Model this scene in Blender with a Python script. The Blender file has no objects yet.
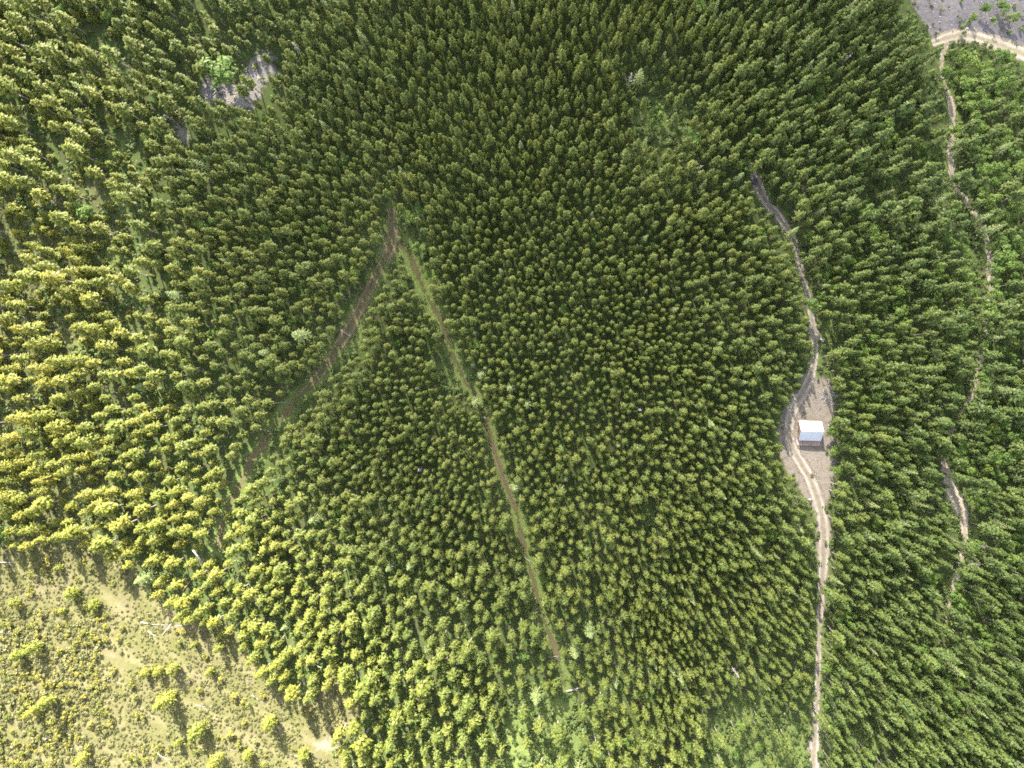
import bpy, bmesh, math, random
import numpy as np
from mathutils import Matrix, Vector

random.seed(7); RNG = np.random.default_rng(7)
S = bpy.context.scene
COL = S.collection
PI = math.pi

# ------------------------------------------------------------------ camera (a drone looking straight down, tilted a little sideways)
F_PX, W, H_IMG = 675.0, 1024, 768
CAM_Z = 270.0
A = math.atan(43.0 / F_PX)
CR = np.array([math.cos(A), 0, -math.sin(A)]); CU = np.array([0., 1, 0]); CB = np.array([math.sin(A), 0, math.cos(A)])
CAM = np.array([0., 0., CAM_Z])
cd = bpy.data.cameras.new('camera'); cam = bpy.data.objects.new('camera', cd); COL.objects.link(cam)
cd.sensor_width = 36; cd.lens = 36 * F_PX / W; cd.clip_start = 1; cd.clip_end = 8000
cam.matrix_world = Matrix(((CR[0], CU[0], CB[0], 0), (CR[1], CU[1], CB[1], 0), (CR[2], CU[2], CB[2], CAM_Z), (0, 0, 0, 1)))
S.camera = cam

def ss(a, b, x):
    t = np.clip((np.asarray(x, float) - a) / (b - a), 0, 1)
    return t * t * (3 - 2 * t)

def hz(x, y):
    """height of the ground"""
    x = np.asarray(x, float); y = np.asarray(y, float)
    z = 15 * ss(-50, -230, x) + 9 * ss(-30, -170, y) * ss(0, -150, x)
    z = z - 12 * ss(80, 230, x) - 7 * ss(40, 160, y) * ss(110, 220, x)
    z = z + .55 * np.sin(x / 13 + 1.3 * np.sin(y / 21)) + .45 * np.sin(y / 10.5 + 1.1 * np.sin(x / 17)) + .25 * np.sin(x / 6.1 + y / 7.3)
    flat = np.exp(-(((x - 102) / 9) ** 2 + ((y + 20) / 10) ** 2) ** 2)     # the levelled yard under the cabin
    return z * (1 - flat) + (-1.0) * flat

def proj(x, y, z):
    d = np.stack([np.asarray(x, float), np.asarray(y, float), np.asarray(z, float) - CAM_Z], -1)
    xc, yc, zc = d @ CR, d @ CU, -(d @ CB)
    return 512 + F_PX * xc / zc, 384 - F_PX * yc / zc

def unproj(u, v, h=0.0):
    """the ground point that carries something seen at photo position (u, v) at height h"""
    d = CR * ((u - 512) / F_PX) + CU * ((384 - v) / F_PX) - CB
    z = 0.0
    for _ in range(12):
        t = (z + h - CAM_Z) / d[2]
        x, y = d[0] * t, d[1] * t
        z = float(hz(x, y))
    return x, y, z

# ------------------------------------------------------------------ outlines read off the photograph (photo positions, brought to the ground below)
TRACKS = {
 'forest_track': ([(392,206,4),(391,222,6),(393,240,9),(384,262,8),(372,285,7),(358,312,7),(346,335,8),(330,360,7),(312,385,7),(292,405,8),(275,425,8),(262,445,8),(250,465,8),(240,485,7),(228,505,6),(222,530,6),(216,552,5)], 'brown'),
 'forest_path': ([(396,240,5),(411,257,6),(417,274,7),(424,292,6),(440,316,5),(449,345,6),(461,374,8),(472,389,6),(483,411,5),(488,427,4),(493,446,4.5),(499,464,4.5),(507,488,4.5),(517,512,4.5),(522,540,5),(530,569,5),(537,595,5),(544,620,5.5),(555,649,6),(560,667,6),(566,690,4)], 'path'),
 'cabin_track': ([(750,160,3),(752,168,4),(757,185,5.5),(766,203,5.5),(778,215,4.5),(790,232,4.5),(797,248,4),(803,280,3),(808,295,3.6),(811,315,4),(815,335,4.4),(815,355,4.6),(812,375,5.4),(803,392,6),(792,410,6),(788,430,6),(792,448,6),(801,463,6),(811,480,6),(818,500,6),(823,520,6),(824,545,6.5),(823,570,5.5),(821,590,4.5),(820,615,4),(819,640,3.5),(818,670,4),(817,700,4),(815,728,5),(814,745,6),(813,768,7),(812,800,7),(806,860,7),(795,950,7)], 'grey'),
 'valley_track': ([(949,38,4),(943,52,4),(941,62,3),(943,78,3.5),(948,92,4.5),(951,105,5.5),(953,125,5.5),(951,145,5.5),(950,160,4.5),(953,182,4.5),(960,194,4),(970,205,4.5),(978,220,4.5),(985,235,4.5),(989,250,3.5),(991,268,5.5),(991,285,5.5),(990,302,4),(986,330,4),(983,352,4),(978,375,4),(973,395,3.5),(962,412,5),(953,428,4.5),(944,446,3.5),(944,462,4.5),(948,480,6.5),(954,496,7),(962,512,6.5),(965,530,5),(964,548,4),(960,567,5),(953,588,5.5),(948,602,4),(945,625,2)], 'pale'),
 'gravel_road': ([(930,44,3),(943,39,5),(952,36,5.5),(965,35,6),(980,38,6),(1000,45,6.5),(1024,54,7.5),(1060,70,8),(1120,92,8),(1200,110,8)], 'pale'),
}
YARD = [(806,378),(826,384),(830,405),(826,425),(831,445),(830,470),(826,492),(820,505),(812,500),(803,486),(793,472),(785,454),(782,432),(788,412),(798,396)]
CLEAR = [(-220,560),(-40,546),(0,548),(30,552),(60,548),(90,556),(118,568),(140,600),(168,624),(200,632),(225,640),(237,660),(258,684),(285,708),(306,712),(322,700),(337,688),(350,712),(336,733),(322,745),(338,768),(350,800),(340,960),(-220,960)]
PATCH_SIDE = [(783,440),(787,450),(792,464),(799,478),(808,492),(803,494),(794,480),(787,468),(781,452)]
GRASSY = [[(624,106),(640,96),(672,98),(692,110),(684,130),(666,145),(638,136)],
          [(716,712),(745,692),(760,695),(775,708),(808,728),(806,768),(806,800),(694,800),(700,768),(708,740)],
          [(512,690),(530,682),(556,697),(576,692),(588,740),(592,800),(500,800),(506,720)],
          [(440,352),(462,362),(478,386),(462,394),(444,386),(436,370)],
          [(412,216),(402,226),(398,240),(410,252),(425,258),(416,238)],
          [(340,350),(352,322),(366,322),(360,345),(348,362)],
          [(872,186),(892,180),(900,196),(884,208)], [(818,322),(834,318),(838,338),(824,346)], [(962,500),(975,505),(982,535),(972,548),(968,520)],
          [(850,730),(875,722),(885,742),(868,760)], [(42,292),(72,284),(102,298),(94,320),(60,324),(40,308)], [(98,250),(124,238),(138,256),(116,272)], [(6,214),(38,204),(52,222),(22,240)], [(66,342),(108,334),(122,350),(86,364)], [(16,424),(58,418),(72,434),(30,448)], [(98,150),(124,140),(132,164),(108,174)], [(150,390),(176,384),(180,402),(156,408)], [(30,110),(52,100),(60,118),(38,130)], [(640,505),(650,500),(655,520),(646,528)], [(255,445),(272,440),(262,468),(248,478)]]
ROCKY = [[(198,88),(206,74),(222,80),(240,84),(250,58),(262,50),(276,54),(278,74),(264,86),(262,98),(254,110),(236,110),(216,104),(204,102)],
         [(174,108),(184,116),(190,140),(182,146),(176,130)]]
GRAVEL = [[(890,-60),(900,-180),(1220,-180),(1220,112),(1120,94),(1060,72),(1024,55),(1000,46),(980,39),(965,36),(948,38),(934,40),(922,20),(912,4)]]
PATCH = [PATCH_SIDE, [(100,585),(112,592),(128,598),(136,612),(126,616),(108,604)], [(92,644),(120,650),(140,664),(132,670),(108,662)], [(286,520),(300,518),(306,545),(296,556),(288,545)], [(300,738),(340,725),(352,735),(340,760),(312,760)]]

def in_poly(u, v, poly):
    u = np.asarray(u, float); v = np.asarray(v, float)
    inside = np.zeros(u.shape, bool); n = len(poly)
    for i in range(n):
        x0, y0 = poly[i]; x1, y1 = poly[(i + 1) % n]
        if y0 == y1: continue
        c = ((y0 > v) != (y1 > v)) & (u < (x1 - x0) * (v - y0) / (y1 - y0) + x0)
        inside ^= c
    return inside

def seg_d(u, v, pts, closed=False):
    u = np.asarray(u, float); v = np.asarray(v, float)
    best = np.full(u.shape, 1e9); n = len(pts)
    for i in range(n if closed else n - 1):
        a = pts[i]; b = pts[(i + 1) % n]
        dx, dy = b[0] - a[0], b[1] - a[1]
        t = np.clip(((u - a[0]) * dx + (v - a[1]) * dy) / (dx * dx + dy * dy + 1e-9), 0, 1)
        w = 0 if len(a) < 3 else a[2] + (b[2] - a[2]) * t
        best = np.minimum(best, np.hypot(u - a[0] - dx * t, v - a[1] - dy * t) - w)
    return best

def sdf(u, v, polys):
    """signed distance (photo units) to a set of outlines, negative inside"""
    out = np.full(np.shape(u), 1e9)
    for p in polys:
        d = seg_d(u, v, p, True)
        out = np.minimum(out, np.where(in_poly(u, v, p), -d, d))
    return out

# ------------------------------------------------------------------ materials
def new_mat(name):
    m = bpy.data.materials.new(name); m.use_nodes = True
    nt = m.node_tree; nt.nodes.clear()
    return m, nt.nodes, nt.links

def nd(N, t, **kw):
    n = N.new(t)
    for k, v in kw.items():
        if k.startswith('i_'):
            key = k[2:]; key = int(key) if key.isdigit() else key
            n.inputs[key].default_value = v
        else: setattr(n, k, v)
    return n

def ramp(N, stops):
    r = N.new('ShaderNodeValToRGB'); e = r.color_ramp.elements
    while len(e) > 1: e.remove(e[-1])
    e[0].position = stops[0][0]; e[0].color = (*stops[0][1], 1)
    for p, c in stops[1:]:
        k = e.new(p); k.color = (*c, 1)
    return r

def mixc(N, L, fac, a, b, mode='MIX'):
    m = N.new('ShaderNodeMix'); m.data_type = 'RGBA'; m.blend_type = mode
    for sock, val in ((m.inputs[0], fac), (m.inputs[6], a), (m.inputs[7], b)):
        if hasattr(val, 'is_linked'): L.new(val, sock)
        elif isinstance(val, (int, float)): sock.default_value = val
        else: sock.default_value = (*val, 1)
    return m.outputs[2]

def foliage_mat(name, cols, tip, dry=None, moist=None, transl=.25, patch=.012):
    """cols: darkest, mean, lightest kind of tree; tip: colour of the new growth at the shoot ends; dry: yellower trees on the dry ridge, brightened beyond their own tone to paint in sunlight"""
    m, N, L = new_mat(name)
    oi = N.new('ShaderNodeObjectInfo')
    nz = nd(N, 'ShaderNodeTexNoise', i_Scale=patch, i_Detail=2.0); L.new(oi.outputs['Location'], nz.inputs['Vector'])
    add = nd(N, 'ShaderNodeMath', operation='MULTIPLY_ADD', i_1=.62); L.new(oi.outputs['Random'], add.inputs[0])
    sub = nd(N, 'ShaderNodeMath', operation='MULTIPLY', i_1=.40); L.new(nz.outputs['Fac'], sub.inputs[0]); L.new(sub.outputs[0], add.inputs[2])
    r = ramp(N, [(0.08, cols[0]), (.5, cols[1]), (.92, cols[2])]); L.new(add.outputs[0], r.inputs[0])
    col = r.outputs[0]
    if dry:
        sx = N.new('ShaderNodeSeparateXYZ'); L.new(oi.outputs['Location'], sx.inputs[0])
        # distance towards the dry ridge, west and south-west, where sunlight is painted into the yellow
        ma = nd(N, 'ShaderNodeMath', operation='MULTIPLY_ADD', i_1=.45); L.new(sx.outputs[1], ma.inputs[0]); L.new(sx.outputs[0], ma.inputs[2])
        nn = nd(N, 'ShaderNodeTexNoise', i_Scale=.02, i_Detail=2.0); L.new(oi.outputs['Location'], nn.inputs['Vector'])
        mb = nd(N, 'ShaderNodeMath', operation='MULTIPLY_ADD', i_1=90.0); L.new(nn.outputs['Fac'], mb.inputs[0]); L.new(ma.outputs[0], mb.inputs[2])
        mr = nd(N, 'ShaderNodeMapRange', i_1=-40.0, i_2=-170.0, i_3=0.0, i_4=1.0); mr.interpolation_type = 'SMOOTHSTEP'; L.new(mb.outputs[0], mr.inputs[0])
        if moist:
            mm = nd(N, 'ShaderNodeMath', operation='MULTIPLY_ADD', i_1=70.0); L.new(nn.outputs['Fac'], mm.inputs[0]); L.new(sx.outputs[0], mm.inputs[2])
            mq = nd(N, 'ShaderNodeMapRange', i_1=70.0, i_2=190.0, i_3=0.0, i_4=.95); mq.interpolation_type = 'SMOOTHSTEP'; L.new(mm.outputs[0], mq.inputs[0])
            d3 = ramp(N, [(.1, moist[0]), (.5, moist[1]), (.92, moist[2])]); L.new(add.outputs[0], d3.inputs[0]); col = mixc(N, L, mq.outputs[0], col, d3.outputs[0])
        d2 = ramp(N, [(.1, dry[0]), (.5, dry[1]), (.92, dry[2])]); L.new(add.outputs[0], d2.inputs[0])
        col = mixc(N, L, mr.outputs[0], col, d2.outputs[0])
    at = nd(N, 'ShaderNodeAttribute', attribute_name='tip')
    col = mixc(N, L, at.outputs['Fac'], col, tip, 'MIX') if isinstance(tip, tuple) else col
    geo = N.new('ShaderNodeNewGeometry')
    hv = N.new('ShaderNodeHueSaturation')
    v = nd(N, 'ShaderNodeMapRange', i_1=0.0, i_2=1.0, i_3=.72, i_4=1.28); L.new(geo.outputs['Random Per Island'], v.inputs[0])
    L.new(v.outputs[0], hv.inputs['Value']); L.new(col, hv.inputs['Color'])
    dif = nd(N, 'ShaderNodeBsdfDiffuse', i_Roughness=.6); tr = N.new('ShaderNodeBsdfTranslucent'); mx = nd(N, 'ShaderNodeMixShader', i_0=transl)
    L.new(hv.outputs[0], dif.inputs[0]); L.new(hv.outputs[0], tr.inputs[0]); L.new(dif.outputs[0], mx.inputs[1]); L.new(tr.outputs[0], mx.inputs[2])
    gl = nd(N, 'ShaderNodeBsdfGlossy', i_Roughness=.55); gl.inputs[0].default_value = (1, 1, 1, 1); m2 = nd(N, 'ShaderNodeMixShader', i_0=.012)
    L.new(mx.outputs[0], m2.inputs[1]); L.new(gl.outputs[0], m2.inputs[2])
    o = N.new('ShaderNodeOutputMaterial'); L.new(m2.outputs[0], o.inputs[0])
    return m

def simple_mat(name, c0, c1, scale=2.0, rough=.9, bump=.0, metallic=0.0, stretch=None):
    m, N, L = new_mat(name)
    tc = N.new('ShaderNodeTexCoord'); vec = tc.outputs['Object']
    if stretch:
        mp = nd(N, 'ShaderNodeMapping', i_Scale=stretch); L.new(vec, mp.inputs[0]); vec = mp.outputs[0]
    nz = nd(N, 'ShaderNodeTexNoise', i_Scale=scale, i_Detail=5.0); L.new(vec, nz.inputs['Vector'])
    r = ramp(N, [(.3, c0), (.7, c1)]); L.new(nz.outputs['Fac'], r.inputs[0])
    b = nd(N, 'ShaderNodeBsdfPrincipled', i_Roughness=rough, i_Metallic=metallic); L.new(r.outputs[0], b.inputs['Base Color'])
    if bump:
        bp = nd(N, 'ShaderNodeBump', i_Strength=bump, i_Distance=.1); L.new(nz.outputs['Fac'], bp.inputs['Height']); L.new(bp.outputs[0], b.inputs['Normal'])
    o = N.new('ShaderNodeOutputMaterial'); L.new(b.outputs[0], o.inputs[0])
    return m

M = {}
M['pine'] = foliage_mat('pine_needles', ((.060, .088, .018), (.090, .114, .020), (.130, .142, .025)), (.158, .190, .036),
                        dry=((.140, .162, .024), (.205, .210, .030), (.280, .250, .040)),  # yellow needles of the dry ridge, lightened to carry the sunlight there
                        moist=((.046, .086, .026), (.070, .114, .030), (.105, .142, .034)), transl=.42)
M['fir'] = foliage_mat('fir_needles', ((.10, .14, .055), (.13, .17, .06), (.16, .19, .065)), (.21, .25, .085), transl=.3)
M['broad'] = foliage_mat('broad_leaves', ((.070, .125, .026), (.098, .158, .030), (.135, .19, .036)), (.16, .21, .04), transl=.36)
M['shrub'] = foliage_mat('shrub_leaves', ((.09, .115, .024), (.155, .158, .028), (.215, .185, .036)), (.21, .19, .042), transl=.34)
M['under'] = foliage_mat('undergrowth_leaves', ((.056, .094, .028), (.088, .128, .035), (.128, .158, .048)), (.145, .172, .048), transl=.34)
M['tuft'] = foliage_mat('tuft_leaves', ((.056, .070, .024), (.10, .104, .036), (.165, .150, .062)), (.15, .14, .055), transl=.3)
M['bark'] = simple_mat('pine_bark', (.17, .14, .125), (.26, .225, .205), 3.0, .95, .4)
M['dead'] = simple_mat('weathered_wood', (.19, .175, .16), (.31, .29, .265), 2.0, .85, .3, stretch=(4, 4, .4))
M['brownlog'] = simple_mat('brown_log_wood', (.17, .11, .07), (.28, .20, .14), 2.0, .9, .3, stretch=(4, 4, .4))

def ground_mat():
    m, N, L = new_mat('ground')
    geo = N.new('ShaderNodeNewGeometry'); P = geo.outputs['Position']
    def noise(s, d=6.0, rough=.6):
        n = nd(N, 'ShaderNodeTexNoise', i_Scale=s, i_Detail=d, i_Roughness=rough); L.new(P, n.inputs['Vector']); return n.outputs['Fac']
    at = nd(N, 'ShaderNodeAttribute', attribute_name='cover')
    sp = N.new('ShaderNodeSeparateColor'); L.new(at.outputs['Color'], sp.inputs[0])
    n1, n2, n3, n4 = noise(.09), noise(.5), noise(2.2), noise(.03, 3)
    fl = ramp(N, [(.3, (.060, .055, .036)), (.5, (.060, .075, .028)), (.62, (.055, .095, .025)), (.75, (.10, .085, .06))]); L.new(n2, fl.inputs[0])
    dry = ramp(N, [(.26, (.04, .036, .018)), (.40, (.092, .086, .038)), (.50, (.072, .078, .024)), (.62, (.115, .104, .050)), (.76, (.155, .132, .082))]); L.new(n2, dry.inputs[0])
    dry2 = ramp(N, [(.36, (.130, .110, .072)), (.5, (.104, .098, .048)), (.66, (.078, .086, .032))]); L.new(n1, dry2.inputs[0])
    dcol = mixc(N, L, .5, dry.outputs[0], dry2.outputs[0])
    # narrow stock-trodden terraces that run along the slope
    mp = nd(N, 'ShaderNodeMapping', i_Rotation=(0, 0, math.radians(-52))); L.new(P, mp.inputs[0])
    wv = nd(N, 'ShaderNodeTexWave', i_Scale=.03, i_Distortion=14.0, i_Detail=4.0); wv.inputs['Detail Scale'].default_value = .35; L.new(mp.outputs[0], wv.inputs[0])
    wr = ramp(N, [(.80, (0, 0, 0)), (.97, (1, 1, 1))]); L.new(wv.outputs['Fac'], wr.inputs[0])
    wf = nd(N, 'ShaderNodeMath', operation='MULTIPLY', i_1=.3); L.new(wr.outputs[0], wf.inputs[0])
    dcol = mixc(N, L, wf.outputs[0], dcol, (.165, .148, .08))
    gr = ramp(N, [(.3, (.056, .085, .026)), (.5, (.092, .122, .036)), (.7, (.15, .155, .065))]); L.new(n3, gr.inputs[0])
    rk = ramp(N, [(.3, (.11, .10, .09)), (.5, (.19, .175, .165)), (.72, (.28, .26, .245))]); L.new(n3, rk.inputs[0])
    rk2 = ramp(N, [(.4, (.14, .13, .125)), (.62, (.20, .175, .14))]); L.new(n1, rk2.inputs[0])
    rcol = mixc(N, L, .45, rk.outputs[0], rk2.outputs[0])
    ag = nd(N, 'ShaderNodeAttribute', attribute_name='gravel'); gv = ramp(N, [(.3, (.07, .063, .066)), (.5, (.105, .097, .102)), (.75, (.155, .145, .143))]); L.new(n2, gv.inputs[0])
    gv2 = ramp(N, [(.38, (.11, .105, .12)), (.6, (.16, .145, .14))]); L.new(n1, gv2.inputs[0])
    rcol = mixc(N, L, ag.outputs['Fac'], rcol, mixc(N, L, .5, gv.outputs[0], gv2.outputs[0]))
    dirt = ramp(N, [(.3, (.115, .097, .08)), (.5, (.185, .160, .135)), (.62, (.155, .135, .105)), (.78, (.115, .11, .06))]); L.new(n2, dirt.inputs[0])
    def edge(sock):
        a = nd(N, 'ShaderNodeMath', operation='MULTIPLY_ADD', i_1=.5, i_2=-.25); L.new(n2, a.inputs[0])
        b = nd(N, 'ShaderNodeMath', operation='ADD'); L.new(sock, b.inputs[0]); L.new(a.outputs[0], b.inputs[1])
        c = nd(N, 'ShaderNodeMapRange', i_1=.38, i_2=.62, i_3=0.0, i_4=1.0); c.interpolation_type = 'SMOOTHSTEP'; L.new(b.outputs[0], c.inputs[0])
        return c.outputs[0]
    col = mixc(N, L, edge(sp.outputs[1]), fl.outputs[0], gr.outputs[0])
    col = mixc(N, L, edge(sp.outputs[0]), col, dcol)
    col = mixc(N, L, edge(sp.outputs[2]), col, rcol)
    a2 = nd(N, 'ShaderNodeAttribute', attribute_name='bare')
    col = mixc(N, L, edge(a2.outputs['Fac']), col, dirt.outputs[0])
    b = nd(N, 'ShaderNodeBsdfDiffuse', i_Roughness=.9); L.new(col, b.inputs[0])
    bp = nd(N, 'ShaderNodeBump', i_Strength=.8, i_Distance=.5)
    hsum = nd(N, 'ShaderNodeMath', operation='MULTIPLY_ADD', i_1=.5); L.new(n3, hsum.inputs[0]); L.new(n2, hsum.inputs[2])
    L.new(hsum.outputs[0], bp.inputs['Height']); L.new(bp.outputs[0], b.inputs['Normal'])
    o = N.new('ShaderNodeOutputMaterial'); L.new(b.outputs[0], o.inputs[0])
    return m

def track_mat(name, bed, rut, mid):
    """bed colour with two paler wheel ruts and a darker, grassy middle; the edge is broken up so that it frays into the ground"""
    m, N, L = new_mat(name)
    geo = N.new('ShaderNodeNewGeometry'); P = geo.outputs['Position']
    at = nd(N, 'ShaderNodeAttribute', attribute_name='across')       # -1 .. 1 over the width
    ab = nd(N, 'ShaderNodeMath', operation='ABSOLUTE'); L.new(at.outputs['Fac'], ab.inputs[0])
    n = nd(N, 'ShaderNodeTexNoise', i_Scale=.7, i_Detail=5.0); L.new(P, n.inputs['Vector'])
    n2 = nd(N, 'ShaderNodeTexNoise', i_Scale=.12, i_Detail=3.0); L.new(P, n2.inputs['Vector'])
    br = ramp(N, [(.3, tuple(.72 * c for c in bed)), (.7, tuple(1.2 * c for c in bed))]); L.new(n.outputs['Fac'], br.inputs[0])
    rr = ramp(N, [(.0, (0, 0, 0)), (.18, (0, 0, 0)), (.36, (1, 1, 1)), (.5, (1, 1, 1)), (.68, (0, 0, 0))]); L.new(ab.outputs[0], rr.inputs[0])
    k = nd(N, 'ShaderNodeMapRange', i_1=.3, i_2=.6, i_3=.25, i_4=1.0); L.new(n2.outputs['Fac'], k.inputs[0])
    kk = nd(N, 'ShaderNodeMath', operation='MULTIPLY'); L.new(rr.outputs[0], kk.inputs[0]); L.new(k.outputs[0], kk.inputs[1])
    col = mixc(N, L, kk.outputs[0], br.outputs[0], rut)
    mr = ramp(N, [(.0, (1, 1, 1)), (.22, (0, 0, 0))]); L.new(ab.outputs[0], mr.inputs[0])
    mk = nd(N, 'ShaderNodeMath', operation='MULTIPLY'); L.new(mr.outputs[0], mk.inputs[0]); L.new(n.outputs['Fac'], mk.inputs[1])
    col = mixc(N, L, mk.outputs[0], col, mid)
    b = nd(N, 'ShaderNodeBsdfDiffuse', i_Roughness=.9); L.new(col, b.inputs[0])
    bp = nd(N, 'ShaderNodeBump', i_Strength=.6, i_Distance=.2); L.new(n.outputs['Fac'], bp.inputs['Height']); L.new(bp.outputs[0], b.inputs['Normal'])
    e = nd(N, 'ShaderNodeMath', operation='MULTIPLY_ADD', i_1=1.25, i_2=-.62); L.new(n.outputs['Fac'], e.inputs[0])
    e2 = nd(N, 'ShaderNodeMath', operation='ADD'); L.new(ab.outputs[0], e2.inputs[0]); L.new(e.outputs[0], e2.inputs[1])
    og = nd(N, 'ShaderNodeMath', operation='MULTIPLY_ADD', i_1=1.5); L.new(n2.outputs['Fac'], og.inputs[0]); fd = nd(N, 'ShaderNodeAttribute', attribute_name='overgrown'); L.new(fd.outputs['Fac'], og.inputs[2])
    eo = nd(N, 'ShaderNodeMath', operation='ADD'); L.new(e2.outputs[0], eo.inputs[0]); L.new(og.outputs[0], eo.inputs[1]); e2 = eo
    e3 = nd(N, 'ShaderNodeMapRange', i_1=.42, i_2=.86, i_3=1.0, i_4=0.0); e3.interpolation_type = 'SMOOTHSTEP'; L.new(e2.outputs[0], e3.inputs[0])
    tr = N.new('ShaderNodeBsdfTransparent'); mx = N.new('ShaderNodeMixShader')
    L.new(e3.outputs[0], mx.inputs[0]); L.new(tr.outputs[0], mx.inputs[1]); L.new(b.outputs[0], mx.inputs[2])
    o = N.new('ShaderNodeOutputMaterial'); L.new(mx.outputs[0], o.inputs[0])
    return m

# ------------------------------------------------------------------ helpers that make objects
def mesh_np(name, V, Fs, mat, attrs=None, smooth=False):
    """Fs: an (n,3) or (n,4) array of faces"""
    me = bpy.data.meshes.new(name)
    V = np.asarray(V, np.float32); Fs = np.asarray(Fs, np.int32); k = Fs.shape[1]
    me.vertices.add(len(V)); me.vertices.foreach_set('co', V.ravel())
    me.loops.add(Fs.size); me.loops.foreach_set('vertex_index', Fs.ravel())
    me.polygons.add(len(Fs)); me.polygons.foreach_set('loop_start', np.arange(0, Fs.size, k, dtype=np.int32))
    if smooth: me.polygons.foreach_set('use_smooth', np.ones(len(Fs), bool))
    for nm, arr in (attrs or {}).items():
        if arr.ndim == 2:
            a = me.attributes.new(nm, 'FLOAT_COLOR', 'POINT'); a.data.foreach_set('color', np.asarray(arr, np.float32).ravel())
        else:
            a = me.attributes.new(nm, 'FLOAT', 'POINT'); a.data.foreach_set('value', np.asarray(arr, np.float32))
    me.update(calc_edges=True); me.validate()
    me.materials.append(mat)
    return me

def obj(name, me, parent=None):
    o = bpy.data.objects.new(name, me); COL.objects.link(o)
    if parent: o.parent = parent
    return o

def tag(o, label=None, cat=None, group=None, kind=None):
    if label: o['label'] = label
    if cat: o['category'] = cat
    if group: o['group'] = group
    if kind: o['kind'] = kind
    return o

def empty(name, loc, rz=0.0, scale=None):
    o = bpy.data.objects.new(name, None); COL.objects.link(o); o.location = loc; o.rotation_euler = (0, 0, rz); o.empty_display_size = .3
    if scale: o.scale = scale
    return o

class MB:
    """collects boxes and tapered tubes into one mesh"""
    def __init__(s): s.bm = bmesh.new()
    def box(s, x0, x1, y0, y1, z0, z1):
        vs = [s.bm.verts.new(p) for p in ((x0,y0,z0),(x1,y0,z0),(x1,y1,z0),(x0,y1,z0),(x0,y0,z1),(x1,y0,z1),(x1,y1,z1),(x0,y1,z1))]
        for f in ((3,2,1,0),(4,5,6,7),(0,1,5,4),(1,2,6,5),(2,3,7,6),(3,0,4,7)): s.bm.faces.new([vs[i] for i in f])
        return s
    def prism(s, poly, d):
        """poly: 3-D outline; d: thickness vector"""
        a = [s.bm.verts.new(p) for p in poly]; b = [s.bm.verts.new(tuple(p[i] + d[i] for i in range(3))) for p in poly]
        n = len(poly); s.bm.faces.new(a); s.bm.faces.new(b[::-1])
        for i in range(n): s.bm.faces.new((a[(i+1)%n], a[i], b[i], b[(i+1)%n]))
        bmesh.ops.recalc_face_normals(s.bm, faces=s.bm.faces[:]); return s
    def tube(s, pts, rads, n=7):
        rings = []
        for i, p in enumerate(pts):
            p = Vector(p); q = Vector(pts[min(i+1, len(pts)-1)]) - Vector(pts[max(i-1, 0)]); q.normalize()
            a = q.orthogonal().normalized(); b = q.cross(a)
            rings.append([s.bm.verts.new(p + (a*math.cos(2*PI*k/n) + b*math.sin(2*PI*k/n)) * rads[i]) for k in range(n)])
        for i in range(len(rings)-1):
            for k in range(n): s.bm.faces.new((rings[i][k], rings[i][(k+1)%n], rings[i+1][(k+1)%n], rings[i+1][k]))
        s.bm.faces.new(rings[0][::-1]); s.bm.faces.new(rings[-1]); return s
    def mesh(s, name, mat, smooth=False, bevel=0):
        if bevel: bmesh.ops.bevel(s.bm, geom=s.bm.edges[:], offset=bevel, segments=1, affect='EDGES')
        me = bpy.data.meshes.new(name); s.bm.to_mesh(me); s.bm.free(); me.materials.append(mat)
        if smooth:
            for p in me.polygons: p.use_smooth = True
        return me

# ------------------------------------------------------------------ leaf clumps -> crowns
def leaf_quads(C, Nrm, size, tipv, rng, aspect=1.0, along=None):
    """one diamond-shaped spray of needles or leaves per centre, folded a little along its middle"""
    n = len(C)
    Nrm = Nrm / np.linalg.norm(Nrm, axis=1, keepdims=True)
    r = rng.normal(size=(n, 3)); r = r if along is None else np.cross(Nrm, along + r * .28); a = np.cross(Nrm, r); a /= np.linalg.norm(a, axis=1, keepdims=True); b = np.cross(Nrm, a)
    s = np.asarray(size).reshape(-1, 1) * np.ones((n, 1))
    V = np.stack([C + a * s, C + b * s * aspect - Nrm * s * .22, C - a * s, C - b * s * aspect - Nrm * s * .22], 1).reshape(-1, 3)
    Fq = np.arange(4 * n).reshape(n, 4)
    return V, Fq, np.repeat(tipv, 4)

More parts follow.
